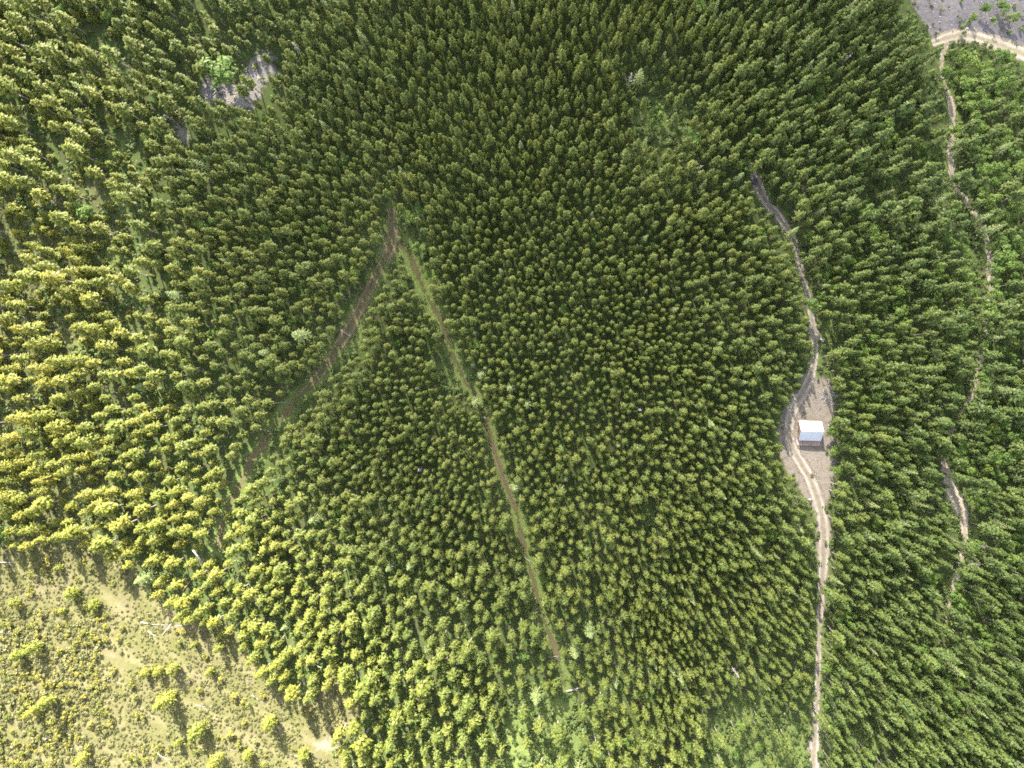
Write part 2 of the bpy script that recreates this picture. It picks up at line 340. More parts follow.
def pine_crown(seed, h=12.0, R=1.55, base=.42, whorls=11, form=.75, size=.46, arms=6):
    rng = np.random.default_rng(seed)
    C, Nn, T, Sz = [], [], [], []
    off = rng.normal(0, .10, (whorls, 2)); lop = rng.uniform(0, 2 * PI); lopk = rng.uniform(0, .28)
    for w in range(whorls):
        t = (w + rng.uniform(-.3, .3)) / (whorls - 1); t = min(max(t, 0), 1)
        z = h * (base + (1 - base) * (t ** .9)) - .25
        prof = (1 - t ** 1.6) ** form * (.55 + .45 * min(1, t / .22)) if t < .22 else (1 - t ** 1.6) ** form
        rr = R * max(prof, .13)
        k = max(3, int(round(arms * (.55 + .45 * prof)))); ph = rng.uniform(0, 2 * PI)
        for j in range(k):
            an = ph + 2 * PI * j / k + rng.normal(0, .25)
            ln = rr * rng.uniform(.6, 1.22) * (1 + lopk * math.cos(an - lop))
            rise = rng.uniform(-.05, .35) + .5 * t
            for q in (.38, .7, 1.0):
                m = 3 if q > .5 else 1
                for _ in range(m):
                    d = ln * q
                    p = np.array([math.cos(an) * d + off[w, 0], math.sin(an) * d + off[w, 1], z + rise * d * .5]) + rng.normal(0, .17, 3)
                    C.append(p); out = np.array([math.cos(an), math.sin(an), 0])
                    Nn.append(out * .55 * q + np.array([0, 0, .85]) + rng.normal(0, .32, 3))
                    T.append(np.clip((q - .5) * 1.1 * rng.uniform(.3, 1), 0, 1)); Sz.append(size * (1.08 - .34 * t) * rng.uniform(.75, 1.25))
    for _ in range(7):                              # leader shoots
        C.append(np.array([*(rng.normal(0, .16, 2) + off[-1]), h - rng.uniform(0, .7)])); Nn.append(np.array([0, 0, .6]) + rng.normal(0, .5, 3)); T.append(.8); Sz.append(size * .62)
    return leaf_quads(np.array(C), np.array(Nn), np.array(Sz), np.array(T), rng, .5, np.array(C) * [1, 1, 0] + [0, 0, .5])

def fir_crown(seed, h=15.0, R=3.0):
    """long drooping arms in separate tiers: star-shaped from above"""
    rng = np.random.default_rng(seed); C, Nn, T, Sz = [], [], [], []
    tiers = 12
    for w in range(tiers):
        t = w / (tiers - 1); z = h * (.16 + .84 * t); rr = R * (1 - t) ** .8 + .15; k = 9 if t < .5 else 6; ph = rng.uniform(0, 6.28)
        for j in range(k):
            an = ph + 2 * PI * j / k + rng.normal(0, .16); ln = rr * rng.uniform(.7, 1.15); n = max(2, int(ln / .42))
            for q in range(n):
                d = ln * (q + 1) / n
                for _ in range(2):
                    C.append(np.array([math.cos(an) * d, math.sin(an) * d, z - .22 * d + .05 * d * d]) + rng.normal(0, .10, 3))
                    Nn.append(np.array([math.cos(an) * .25, math.sin(an) * .25, .9]) + rng.normal(0, .28, 3)); T.append(.75 * (q + 1) / n); Sz.append(.34 * rng.uniform(.7, 1.25))
    return leaf_quads(np.array(C), np.array(Nn), np.array(Sz), np.array(T), rng, .5, np.array(C) * [1, 1, 0] + [0, 0, .1])

def lobed_crown(seed, h=8.0, R=2.4, base=.25, lobes=13, n=620, size=.27):
    rng = np.random.default_rng(seed); C, Nn, T = [], [], []
    L_ = [(np.array([rng.normal(0, .5) * R, rng.normal(0, .5) * R, h * (base + (1 - base) * rng.uniform(.35, .82))]), R * rng.uniform(.28, .56)) for _ in range(lobes)]
    L_.append((np.array([0, 0, h * .80]), R * .5))
    for i in range(n):
        c, r = L_[rng.integers(len(L_))]; d = rng.normal(size=3); d /= np.linalg.norm(d); d[2] = abs(d[2]) if rng.random() < .8 else d[2]
        q = rng.uniform(.55, 1.05); p = c + d * r * q * np.array([1, 1, .85]); p[2] = min(max(p[2], .05 * h), h)
        C.append(p); Nn.append(d * .8 + np.array([0, 0, .45]) + rng.normal(0, .4, 3)); T.append(max(0, (q - .8) * 2.5) * rng.uniform(0, 1))
    return leaf_quads(np.array(C), np.array(Nn), size * rng.uniform(.7, 1.3, len(C)), np.array(T), rng, .8)

def tuft(seed, R=.6, h=.55, n=34, size=.17):
    rng = np.random.default_rng(seed); C, Nn, T = [], [], []
    for i in range(n):
        d = rng.normal(size=3); d /= np.linalg.norm(d); d[2] = abs(d[2])
        k = rng.uniform(.5, 1.0); C.append(d * np.array([R, R * rng.uniform(.7, 1), h]) * k + [0, 0, .02]); Nn.append(d + [0, 0, .3] + rng.normal(0, .35, 3)); T.append(rng.uniform(0, .6))
    return leaf_quads(np.array(C), np.array(Nn), size * rng.uniform(.7, 1.4, n), np.array(T), rng, .7)

def crown_mesh(name, data, mat):
    V, Fq, T = data
    return mesh_np(name, V, Fq, mat, {'tip': T})

def trunk_mesh(name, h, r, mat, seed=0, limbs=6, top=.93):
    rng = random.Random(seed); mb = MB()
    bend = [(0, 0)] + [(rng.gauss(0, .07), rng.gauss(0, .07)) for _ in range(4)]
    pts = [(bend[i][0], bend[i][1], -.3 + (h * top + .3) * i / 4) for i in range(5)]
    mb.tube(pts, [r * (1.15 if i == 0 else 1 - .85 * i / 4) for i in range(5)], 6)
    for k in range(limbs):
        z = h * rng.uniform(.28, .8); a = rng.uniform(0, 2 * PI); l = rng.uniform(.5, 1.1) * h * .09
        x0 = pts[2][0] * z / (h * .5); y0 = pts[2][1] * z / (h * .5)
        mb.tube([(x0, y0, z), (x0 + math.cos(a) * l, y0 + math.sin(a) * l, z + l * .18)], [r * .28, r * .08], 4)
    return mb.mesh(name, mat)

def dead_mesh(seed, h=10.0):
    """a bare grey standing trunk with short broken branches: trunk and branches are two meshes"""
    rng = random.Random(seed); mb = MB(); pts = [(rng.gauss(0, .08) * i, rng.gauss(0, .08) * i, -.3 + (h + .3) * i / 4) for i in range(5)]
    mb.tube(pts, [.20, .16, .13, .08, .03], 7); tr = mb.mesh('trunk', M['dead'])
    mb = MB()
    for k in range(34):
        t = rng.uniform(.2, .97); i = min(int(t * 4), 3); f = t * 4 - i
        p = Vector(pts[i]).lerp(Vector(pts[i + 1]), f); a = rng.uniform(0, 2 * PI); l = (1.15 - t) * rng.uniform(.7, 1.9) + .25
        d = Vector((math.cos(a), math.sin(a), rng.uniform(-.25, .35)))
        mb.tube([p, p + d * l * .6 + Vector((0, 0, .05)), p + d * l + Vector((0, 0, -.08))], [.05, .035, .012], 4)
    return tr, mb.mesh('branches', M['dead'])

# ------------------------------------------------------------------ ground
def axis(lo, hi, step, far):
    c = list(np.arange(lo, hi + .01, step)); g = step
    a = lo; left = []
    while a > -far: g *= 1.35; a -= g; left.append(a)
    g = step; a = hi; right = []
    while a < far: g *= 1.35; a += g; right.append(a)
    return np.array(left[::-1] + c + right)

gx, gy = axis(-305, 275, 1.0, 3500), axis(-240, 240, 1.0, 3500)
X, Y = np.meshgrid(gx, gy); X, Y = X.ravel(), Y.ravel(); Z = hz(X, Y)
U, Vp = proj(X, Y, np.minimum(Z, CAM_Z - 60)); near = (np.abs(X) < 400) & (np.abs(Y) < 300)
U = np.where(near, U, 5000.); Vp = np.where(near, Vp, 5000.)
def cover(polys, soft): return np.clip(.5 - sdf(U, Vp, polys) / (2 * soft), 0, 1)
trackd = np.minimum.reduce([seg_d(U, Vp, t[0]) for t in TRACKS.values()])
grass = np.maximum(cover(GRASSY, 8), np.clip(.62 - trackd / 18, 0, .75))
cov = np.stack([np.maximum(np.clip(.5 - (sdf(U, Vp, [CLEAR]) - 13) / 16, 0, 1), np.where(near, .47 * ss(210, 90, U) * ss(60, 200, Vp), 0)), grass, np.maximum(.86 * cover(ROCKY, 12), cover(GRAVEL, 6)), np.ones_like(U)], 1)
gravel = cover(GRAVEL, 4)
bare = np.maximum(np.clip(.5 - (sdf(U, Vp, [YARD]) - 5) / 18, 0, 1), .54 * cover(PATCH, 13))
nx, ny = len(gx), len(gy)
I = np.arange(nx * ny).reshape(ny, nx)
quads = np.stack([I[:-1, :-1], I[:-1, 1:], I[1:, 1:], I[1:, :-1]], -1).reshape(-1, 4)
tag(obj('ground', mesh_np('ground', np.stack([X, Y, Z], 1), quads, ground_mat(), {'cover': cov, 'bare': bare, 'gravel': gravel}, True)), 'dark forest floor opening into dry grassy slope, grey gravel and green glades', kind='structure')

TM = {'path': track_mat('path_track', (.075, .064, .036), (.118, .095, .064), (.066, .08, .027)),
      'brown': track_mat('brown_track', (.115, .095, .052), (.19, .158, .10), (.085, .10, .03)),
      'grey': track_mat('grey_track', (.18, .155, .128), (.285, .255, .22), (.145, .135, .085)),
      'pale': track_mat('pale_track', (.255, .215, .165), (.37, .325, .26), (.165, .155, .09))}
TLAB = {'forest_track': 'brown dirt track cut diagonally through the forest', 'forest_path': 'narrow brown path from the fork down through the pines',
        'cabin_track': 'grey two-rut track running past the cabin', 'valley_track': 'pale sandy track half hidden by trees', 'gravel_road': 'pale gravel road curving round the grey gravel bar'}
OVER = {'forest_track': lambda v: .05 + .30 * ss(320, 430, v), 'forest_path': lambda v: .40 - .34 * ss(405, 440, v) * ss(530, 480, v) - .12 * ss(520, 560, v) + .25 * ss(650, 690, v), 'cabin_track': lambda v: -.07 + .10 * ss(600, 640, v) * ss(745, 720, v) - .15 * ss(440, 480, v) * ss(600, 560, v), 'valley_track': lambda v: .16 + .14 * ss(300, 340, v) * ss(450, 410, v) - .2 * ss(455, 470, v) * ss(540, 515, v), 'gravel_road': lambda v: -.25 + 0 * v}
for name, (pts, kind) in TRACKS.items():
    P = np.array([unproj(u, v) for u, v, w in pts]); Wd = np.array([w / F_PX * (CAM_Z - z) for (u, v, w), (_, _, z) in zip(pts, P)]) * 1.32
    s = np.concatenate([[0], np.cumsum(np.hypot(np.diff(P[:, 0]), np.diff(P[:, 1])))]); q = np.arange(0, s[-1], .8)
    sm = lambda a: np.convolve(np.pad(a, 4, 'edge'), np.ones(9) / 9, 'valid')
    px, py, pw = sm(np.interp(q, s, P[:, 0])), sm(np.interp(q, s, P[:, 1])), sm(np.interp(q, s, Wd))
    tx, ty = np.gradient(px), np.gradient(py); ln = np.hypot(tx, ty) + 1e-9; nxn, nyn = -ty / ln, tx / ln
    ac = np.linspace(-1, 1, 9)
    VX = px[:, None] + nxn[:, None] * pw[:, None] * ac; VY = py[:, None] + nyn[:, None] * pw[:, None] * ac
    lift = {'gravel_road': .075}.get(name, .055) + (.014 if name == 'forest_path' else 0)
    VZ = hz(VX, VY) + lift
    n = len(px); Id = np.arange(n * 9).reshape(n, 9)
    fq = np.stack([Id[:-1, :-1], Id[:-1, 1:], Id[1:, 1:], Id[1:, :-1]], -1).reshape(-1, 4)[:, ::-1]
    tag(obj(name, mesh_np(name, np.stack([VX, VY, VZ], -1).reshape(-1, 3), fq, TM[kind], {'across': np.tile(ac, n), 'overgrown': np.repeat(OVER[name](np.interp(q, s, [p[1] for p in pts])), 9) - .72}, True)), TLAB[name], kind='structure')

# ------------------------------------------------------------------ where the trees stand
#             photo u, v : spacing, crown radius, height, share of broadleaf / other
CTRL = np.array([(600,350,2.2,1.0,10.8),(500,150,2.28,1.03,11.5),(650,40,2.4,1.06,13.5),(700,600,2.28,1.06,11.8),(420,450,2.25,1.03,10.2),(250,210,2.85,1.3,11.5),
    (80,80,4.7,2.05,13.0),(50,330,5.9,2.4,14.0),(60,450,5.5,2.3,13.),(160,420,4.4,1.85,11.5),(110,220,5.2,2.1,13.),(150,560,5.6,2.3,12.0),(400,720,5.2,2.2,12.0),(20,200,6,2.3,13.5),(300,680,5.2,2.2,12.),(340,540,3.6,1.7,11),(330,600,3.7,1.75,11.5),(560,720,4.6,1.9,12.0),
    (850,100,3.1,1.5,15.5),(880,350,2.9,1.38,15.0),(990,150,4.2,1.9,12.0),(900,650,2.85,1.36,14.5),(1000,700,2.6,1.25,14.0),(740,680,2.7,1.25,13.5),(900,500,2.9,1.38,14.5),(990,400,3.5,1.7,14.),(740,120,3.0,1.55,14.)])
def local(u, v):
    d2 = (CTRL[:, 0] - u) ** 2 + (CTRL[:, 1] - v) ** 2 + 400.0
    w = 1 / d2 ** 1.6; return (w[:, None] * CTRL[:, 2:]).sum(0) / w.sum()

OPEN = [YARD, CLEAR, PATCH_SIDE] + GRASSY + ROCKY + GRAVEL
KEEP = {'forest_track': 1.05, 'forest_path': .85, 'cabin_track': .85, 'valley_track': .7, 'gravel_road': 1.0}
def blocked(pu, pv, opens=None):
    wig = 4.6 * np.sin(pu / 9.0 + 1.5 * np.sin(pv / 13)) * np.sin(pv / 8.0 + pu / 31)
    d = np.minimum(sdf(pu, pv, opens or OPEN) + wig, np.minimum.reduce([seg_d(pu, pv, [(a, b, c * KEEP[k]) for a, b, c in t[0]]) for k, t in TRACKS.items()]) + .5 * wig)
    return d

# candidates first, tested all together, then taken one by one at their own spacing
NC = 300000; SPARE = [YARD, CLEAR, PATCH_SIDE] + GRAVEL
cx = RNG.uniform(-300, 268, NC); cy = RNG.uniform(-236, 236, NC); cz = hz(cx, cy)
cu, cv = proj(cx, cy, cz)
keep = (cu > -175) & (cu < 1195) & (cv > -170) & (cv < 940); cx, cy, cz, cu, cv = cx[keep], cy[keep], cz[keep], cu[keep], cv[keep]
step = 12
lu, lv = np.arange(-180, 1210, step), np.arange(-180, 960, step)
LT = np.array([[local(u, v) for u in lu] for v in lv])
prm = LT[np.clip(((cv + 180) / step).astype(int), 0, len(lv) - 1), np.clip(((cu + 180) / step).astype(int), 0, len(lu) - 1)]
sc_ = np.clip(RNG.lognormal(0, .20, len(cx)), .58, 1.5); big = RNG.random(len(cx)) < .05; sc_ = np.where(big, sc_ * 1.25, sc_)
ch = prm[:, 2] * np.clip(1 + (sc_ - 1) * .8, .6, 1.35) ; cr = prm[:, 1] * sc_
few = RNG.random(len(cx)) < .012
# trees shortened to let sun onto the glades, the cabin yard and the rocky opening
for (u0, u1, v0, v1, k) in ((615, 700, 62, 112, .55), (772, 815, 345, 425, .6), (185, 290, 20, 86, .65), (690, 815, 630, 705, .62), (500, 600, 640, 695, .7)):
    m_ = (cu > u0) & (cu < u1) & (cv > v0) & (cv < v1); ch = np.where(m_, ch * k, ch); cr = np.where(m_, cr * .88, cr)
ok = np.ones(len(cx), bool)
for t, m in ((0, 1.5), (.5, 1.0), (.78, 2.2), (1.0, .8)):
    pu, pv = proj(cx, cy, cz + ch * t); ok &= (blocked(pu, pv) > m) | (few & (blocked(pu, pv, SPARE) > m))
cx, cy, cz, cu, cv, ch, cr, prm = cx[ok], cy[ok], cz[ok], cu[ok], cv[ok], ch[ok], cr[ok], prm[ok]
lop = ss(260, 120, cu) + .6 * ss(640, 720, cv) * ss(520, 420, cu)
gap = np.sin(cx / 10.7 + 1.6 * np.sin(cy / 13.3)) * np.sin(cy / 9.6 + 1.4 * np.sin(cx / 14.1)) + .5 * np.sin(cx / 4.1 + cy / 5.3)
okg = ~((lop > .3) & (gap * lop > .44)); cx, cy, cz, cu, cv, ch, cr, prm = (a[okg] for a in (cx, cy, cz, cu, cv, ch, cr, prm))
tu, tv = proj(cx, cy, cz + ch * .85)

grid = {}; CELL = 5.5
def near_taken(x, y, d):
    i, j = int(x // CELL), int(y // CELL)
    for a in (i - 1, i, i + 1):
        for b in (j - 1, j, j + 1):
            for (px, py, pd) in grid.get((a, b), ()):
                if (px - x) ** 2 + (py - y) ** 2 < (.5 * (pd + d)) ** 2: return True
    return False
def take(x, y, d): grid.setdefault((int(x // CELL), int(y // CELL)), []).append((x, y, d))

# ------------------------------------------------------------------ trees, shrubs and logs that the photo shows one by one (crown position in the photo)
LONE = [  # u, v, height, crown radius, label
 (160,704,12.5,3.2,'lone broad yellow-green pine with a long shadow in the middle of the dry clearing'),
 (193,735,11.0,2.9,'yellow-green pine standing just below and beside the broad lone pine in the clearing'),
 (170,671,7.5,2.2,'yellow pine at the right end of the short row above the lone clearing pine'),
 (157,672,5.5,1.9,'low yellow pine in the middle of the short row above the lone clearing pine'),
 (143,674,5.0,1.8,'small pale pine at the left end of the short row above the lone clearing pine'),
 (207,673,6.5,1.5,'small orange-tinged pine with a short dark shadow, right of the short clearing row'),
 (267,726,9.5,2.7,'pale round-crowned pine standing alone on the right side of the clearing'),
 (28,651,10.0,2.5,'yellow pine with a wide shadow near the left edge of the clearing'),
 (14,657,8.0,2.2,'yellow pine nearest the left edge beside a wide-shadowed one in the clearing'),
 (40,706,12.0,2.6,'tall yellow pine with a long slanting shadow in the lower left of the clearing'),
 (26,716,10.0,2.0,'narrower pine just below the long-shadowed pine in the lower left of the clearing'),
 (68,594,7.5,2.4,'sparse yellow pine with a thin slanting shadow in the upper left clearing'),
 (60,612,4.0,1.3,'tiny yellow sapling just below the sparse pine in the upper left clearing'),
 (12,604,6.0,2.0,'orange-tinged pine at the left edge of the clearing'),
 (92,606,5.0,2.4,'dark green bushy pine beside the bare earth patch in the clearing'),
 (56,569,4.5,1.6,'bright yellow sapling tucked under the shadow of the stand above the clearing'),
 (193,645,5.0,1.1,'small pine with a short shadow below the fallen logs of the clearing'),
 (216,650,7.5,1.7,'pine at the clearing edge right of the fallen logs'),
 (213,764,11.0,2.6,'yellow pine at the bottom edge of the clearing'),
 (176,745,5.0,1.5,'small yellow pine left of the two big pines in the lower clearing'),
 (78,762,9.0,1.9,'pine at the very bottom of the clearing, left of the grassy strip'),
 (246,757,6.5,2.0,'low bushy pine at the bottom of the clearing below the pale round one'),
 (302,757,6.0,2.6,'wide bushy pine on the bottom right rim of the clearing'),
 (247,706,3.6,.9,'tiny sapling on the open right side of the clearing'),
]
FIRS = [  # star-shaped pale trees
 (297,335,16,3.7,'pale star-shaped fir left of the brown forest track'),
 (640,74,15,2.6,'pale star-shaped fir standing among dark pines above the small glade'),
 (575,654,13,3.2,'pale star-shaped fir right of the lower brown path'),
 (590,634,13,3.2,'pale wide fir just above the star-shaped one beside the lower path'),
 (475,403,12,2.6,'pale bushy fir on the left of the path bend'),
 (481,375,11,2.6,'pale fir on the right of the grassy path bend'),
 (510,388,12,2.6,'grey-green round fir a little right of the path bend'),
 (527,405,12,2.6,'yellowish wide fir right of the path bend and below its grey-green neighbour'),
 (515,488,12,2.8,'pale wide fir right of the straight part of the brown path'),
 (312,520,12,2.8,'pale star-shaped fir beside the bare patch inside the lower forest'),
 (140,580,12,3.2,'pale star-shaped fir on the upper rim of the dry clearing'),
 (536,700,12,3.0,'pale fir at the top of the bottom centre glade'),
 (800,530,12,2.6,'pale fir on the left of the lower cabin track'),
 (958,672,14,3.0,'bright-tipped wide fir among slender trees in the lower right forest'),
]
BROAD = [
 (226,72,12,6.0,'large pale green broadleaf tree spreading over the grey rocky opening'),
 (408,217,8,2.8,'bright green broadleaf tree right of the track above the fork'),
 (418,212,7,2.6,'bright green broadleaf tree above the fork, the further of two from the track'),
 (432,275,8,2.8,'bright green round broadleaf tree on the right of the fork'),
 (424,248,8,2.6,'green broadleaf tree in the crook of the fork'),
 (345,160,7,2.4,'smooth bright green broadleaf tree on the faint upper line of the track'),
 (563,308,7,1.9,'single bright green broadleaf tree amid the dense central pines'),
 (700,8,11,3.0,'bright green broadleaf tree at the top edge of the forest'),
 (692,138,10,3.6,'dark round broadleaf tree on the lower right rim of the small glade'),
 (660,115,7,2.2,'round broadleaf bush standing inside the small upper glade'),
 (1003,255,10,4.2,'bright yellow-green broadleaf tree right of the narrow gap in the valley track'),
 (972,62,8,3.4,'bright green broadleaf tree just inside the gravel road curve'),
 (966,84,8,3.2,'bright green broadleaf tree below the gravel curve, close to the valley track'),
 (985,78,8,3.4,'bright green broadleaf tree below the gravel curve, second from the track'),
 (968,106,8,3.2,'light green broadleaf tree right of the upper valley track'),
 (980,128,8,3.0,'pale green broadleaf tree right of the middle of the upper valley track'),
 (1012,108,8,2.8,'light green broadleaf tree near the right edge below the gravel road'),
 (1000,55,8,2.6,'dark green broadleaf tree under the outer bend of the gravel road'),
 (966,180,7,2.4,'yellow-green broadleaf bush right of the valley track bend'),
 (1008,60,7,2.6,'broadleaf tree overhanging the gravel road near the right edge'),
 (832,432,6,2.0,'round green broadleaf bush right of the cabin roof'),
 (834,452,5,2.2,'bright green broadleaf bush below the round one beside the cabin yard'),
 (838,470,5,2.2,'bright green broadleaf bush on the lower right of the cabin yard'),
 (960,448,8,3.2,'bright green broadleaf tree right of the pale valley track strip'),
 (970,470,8,3.0,'soft green broadleaf tree beside the pale valley track strip, lower of two'),
 (770,535,8,2.6,'bright green broadleaf tree left of the lower cabin track'),
 (938,664,9,2.4,'blue-green round broadleaf tree in the lower right forest'),
 (945,684,9,2.6,'blue-green broadleaf tree just below another one in the lower right forest'),
 (775,178,8,2.4,'bright green broadleaf bush right of the dark round tank'),
 (745,164,7,2.2,'green broadleaf bush at the head of the cabin track'),
 (525,655,6,2.2,'grey-green round broadleaf bush left of the lower path'),
 (542,578,6,2.2,'grey-green fluffy broadleaf bush on the right edge of the brown path'),
 (736,752,6,2.2,'yellow-green broadleaf bush in the bottom right glade'),
 (760,745,5,1.8,'dark green broadleaf bush in the middle of the bottom right glade'),
 (826,705,7,2.2,'pale green broadleaf tree right of the lowest cabin track'),
 (826,668,7,2.4,'grey-green broadleaf tree right of the overgrown cabin track'),
 (985,8,5,2.0,'dark bush at the top of the grey gravel bar'),
 (1004,8,6,2.2,'larger dark bush on the gravel bar, right of the small dark one'),
 (1014,18,5,2.0,'dark bush at the right end of the gravel bar row'),
 (994,20,4,1.4,'dark low bush just under the gravel bar row'),
 (974,18,4,1.6,'low bush on the gravel bar above the road curve'),
 (1000,5,4,1.6,'small bush between the dark bushes of the gravel bar'),
]
DEAD = [
 (296,48,11,'grey dead tree beside the rocky opening, on its upper right'),
 (630,78,11,'pale dead spire left of the star-shaped fir in the upper forest'),
 (846,60,12,'pale grey dead tree in the tall upper right forest'),
 (880,64,11,'pale dead tree in the tall upper right forest, right of its fellow'),
 (886,210,10,'grey dead tree beside the little green gap in the right forest'),
 (640,410,10,'grey dead tree in the dense central forest'),
 (700,168,9,'pale dead tree left of the head of the cabin track'),
 (420,470,9,'leaning pale dead tree left of the brown path'),
 (735,672,11,'pale dead tree above the bottom right glade'),
 (978,545,11,'grey dead tree right of the lower valley track'),
 (927,706,11,'whitish dead tree in the lower right forest'),
 (973,562,10,'grey dead tree at the lower end of the valley track'),
 (170,118,10,'grey dead tree left of the rocky opening'),
 (30,50,11,'pale dead tree in the upper left corner of the forest'),
]
LOGS = [  # u0, v0, u1, v1, radius, colour, label
 (341,330,353,338,.22,'dead','short pale log lying across the brown forest track'),
 (262,404,291,402,.18,'dead','long pale log lying level across the lower forest track'),
 (256,428,275,433,.18,'dead','grey log left of the lower forest track, below the level one'),
 (521,555,532,563,.18,'dead','slanting log across the middle of the brown path'),
 (536,609,540,607,.3,'dead','short white log end beside the brown path'),
 (548,657,559,656,.18,'dead','pale log lying level across the lowest part of the brown path'),
 (566,691,582,687,.45,'dead','thick pale log at the foot of the brown path'),
 (597,626,608,618,.2,'dead','pale slanting log among firs right of the lower path'),
 (512,699,518,704,.22,'dead','white log at the upper left of the bottom centre glade'),
 (536,742,541,730,.15,'dead','thin log in the middle of the bottom centre glade'),
 (580,706,586,700,.15,'dead','thin log on the right side of the bottom centre glade'),
 (141,622,152,624,.32,'dead','thick white log on the upper edge of the clearing'),
 (152,624,168,625,.16,'dead','thin white log continuing right of the thick white clearing log'),
 (163,635,175,619,.26,'dead','pale slanting log right of the white logs in the clearing'),
 (148,631,157,637,.24,'dead','short forked white log just below the white clearing logs'),
 (176,626,193,624,.14,'dead','thin pale log right of the slanting clearing log'),
 (183,591,191,580,.32,'brownlog','dark brown slanting log at the forest edge above the clearing'),
 (193,549,205,565,.5,'dead','thick pale log between trees above the clearing'),
 (-6,563,13,562,.26,'dead','white log at the upper left edge of the clearing'),
 (-6,632,13,631,.30,'dead','bright white log at the left edge of the clearing, lower of two'),
 (201,695,204,699,.3,'dead','tiny white stump-like log in the middle of the clearing'),
 (252,695,265,704,.16,'dead','thin pale log slanting on the right side of the clearing'),
 (248,685,252,676,.16,'dead','thin pale log leaning up toward the forest on the right clearing rim'),
 (282,700,283,722,.13,'dead','thin upright-lying grey pole at the right rim of the clearing'),
 (156,752,170,761,.25,'dead','pale log in the lower grassy strip of the clearing'),
 (196,705,210,708,.16,'dead','thin grey log near the middle right of the clearing'),
 (215,745,236,751,.16,'dead','pale thin log below the small right-hand pines of the clearing'),
 (290,754,300,757,.2,'dead','short pale log near the bottom right rim of the clearing'),
 (40,744,52,734,.4,'dead','heap-like grey log below the long-shadowed clearing pine'),
 (314,663,324,670,.18,'dead','thin pale log in shadow among trees right of the clearing'),
 (232,108,243,94,.22,'dead','slanting grey log at the lower end of the rocky opening'),
 (238,92,251,104,.26,'brownlog','dark slanting log crossing the rocky opening'),
 (230,94,241,93,.18,'dead','thin level log in the middle of the rocky opening'),
 (256,66,259,83,.26,'dead','white log pointing downslope in the upper right of the rocky opening'),
 (260,60,266,64,.2,'dead','short pale log at the top of the rocky opening'),
 (256,70,262,84,.18,'dead','thin white log crossing the one pointing downslope in the rocky opening'),
 (244,90,255,86,.2,'dead','pale log lying level right of the dark slanting log in the rocky opening'),
 (212,96,222,86,.2,'dead','pale log in the lower left of the rocky opening'),
 (246,106,236,100,.18,'dead','short log at the foot of the rocky opening'),
 (208,82,212,92,.2,'dead','grey log at the left side of the rocky opening'),
 (440,474,443,484,.22,'dead','white log in the forest left of the brown path'),
 (18,354,30,355,.5,'dead','short thick grey log between trees on the left slope'),
 (484,417,486,419,.4,'dead','small white stump-like log at the path bend'),
]

nS = dict(LONE=len(LONE))
placed = []          # manual trees: (kind, x, y, z, h, r, label)
for kind, lst in (('lone', LONE), ('fir', FIRS), ('broad', BROAD)):
    for u, v, h, r, lab in lst:
        x, y, z = unproj(u, v, h * (.72 if kind != 'broad' else .6)); placed.append((kind, x, y, z, h, r, lab)); take(x, y, r * 1.5)
for u, v, h, lab in DEAD:
    x, y, z = unproj(u, v, h * .6); placed.append(('dead', x, y, z, h, .8, lab)); take(x, y, 1.6)

chosen = []; rjit = RNG.uniform(.80, 1.04, len(cx))
for i in range(len(cx)):
    d = prm[i, 0] * rjit[i] * (.55 + .45 * cr[i] / prm[i, 1])
    if near_taken(cx[i], cy[i], d): continue
    take(cx[i], cy[i], d); chosen.append(i)
chosen = np.array(chosen)
print('pines', len(chosen))

# ------------------------------------------------------------------ tree meshes
NV, NO = 14, 5
pine_src = []        # (crown mesh, trunk mesh, h, R)
for k in range(NV):
    rng = np.random.default_rng(100 + k)
    h = 12.0; R = 1.6; form = rng.uniform(.48, .95); base = rng.uniform(.34, .52)
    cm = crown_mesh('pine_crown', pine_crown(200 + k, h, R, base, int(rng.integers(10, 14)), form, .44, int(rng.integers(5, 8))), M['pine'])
    pine_src.append((cm, trunk_mesh('pine_trunk', h, .17, M['bark'], k), h, R))
open_src = []        # open-grown pines, branched almost to the ground
for k in range(NO):
    rng = np.random.default_rng(150 + k)
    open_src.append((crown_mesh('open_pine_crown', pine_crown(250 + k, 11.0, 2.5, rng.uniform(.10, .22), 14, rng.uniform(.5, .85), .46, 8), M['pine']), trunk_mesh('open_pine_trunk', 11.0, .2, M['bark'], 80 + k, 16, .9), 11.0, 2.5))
fir_src = [(crown_mesh('fir_crown', fir_crown(300 + k), M['fir']), trunk_mesh('fir_trunk', 15, .24, M['bark'], 40 + k), 15.0, 3.0) for k in range(3)]
broad_src = [(crown_mesh('broadleaf_crown', lobed_crown(400 + k), M['broad']), trunk_mesh('broadleaf_trunk', 7.0, .17, M['bark'], 60 + k, 9, .8), 8.0, 2.4) for k in range(5)]
dead_src = [dead_mesh(k) for k in range(4)]
shrub_src = [(crown_mesh('shrub_crown', lobed_crown(500 + k, 1.6, 1.2, .05, 6, 130, .2), M['shrub']), 1.6, 1.2) for k in range(4)]

def stem_mesh(k):
    rng = random.Random(k); mb = MB()
    for j in range(5):
        a = rng.uniform(0, 2 * PI); mb.tube([(0.02 * math.cos(a), .02 * math.sin(a), -.1), (math.cos(a) * .3, math.sin(a) * .3, .6), (math.cos(a) * .6, math.sin(a) * .6, 1.05)], [.05, .03, .012], 4)
    return mb.mesh('shrub_stems', M['bark'])
shrub_stem = [stem_mesh(k) for k in range(2)]

def plant(name, loc, rz, scale, crown, trunk, label, cat, group=None):
    e = empty(name, loc, rz, scale); tag(e, label, cat, group)
    obj('trunk', trunk, e); obj('crown', crown, e)
    return e

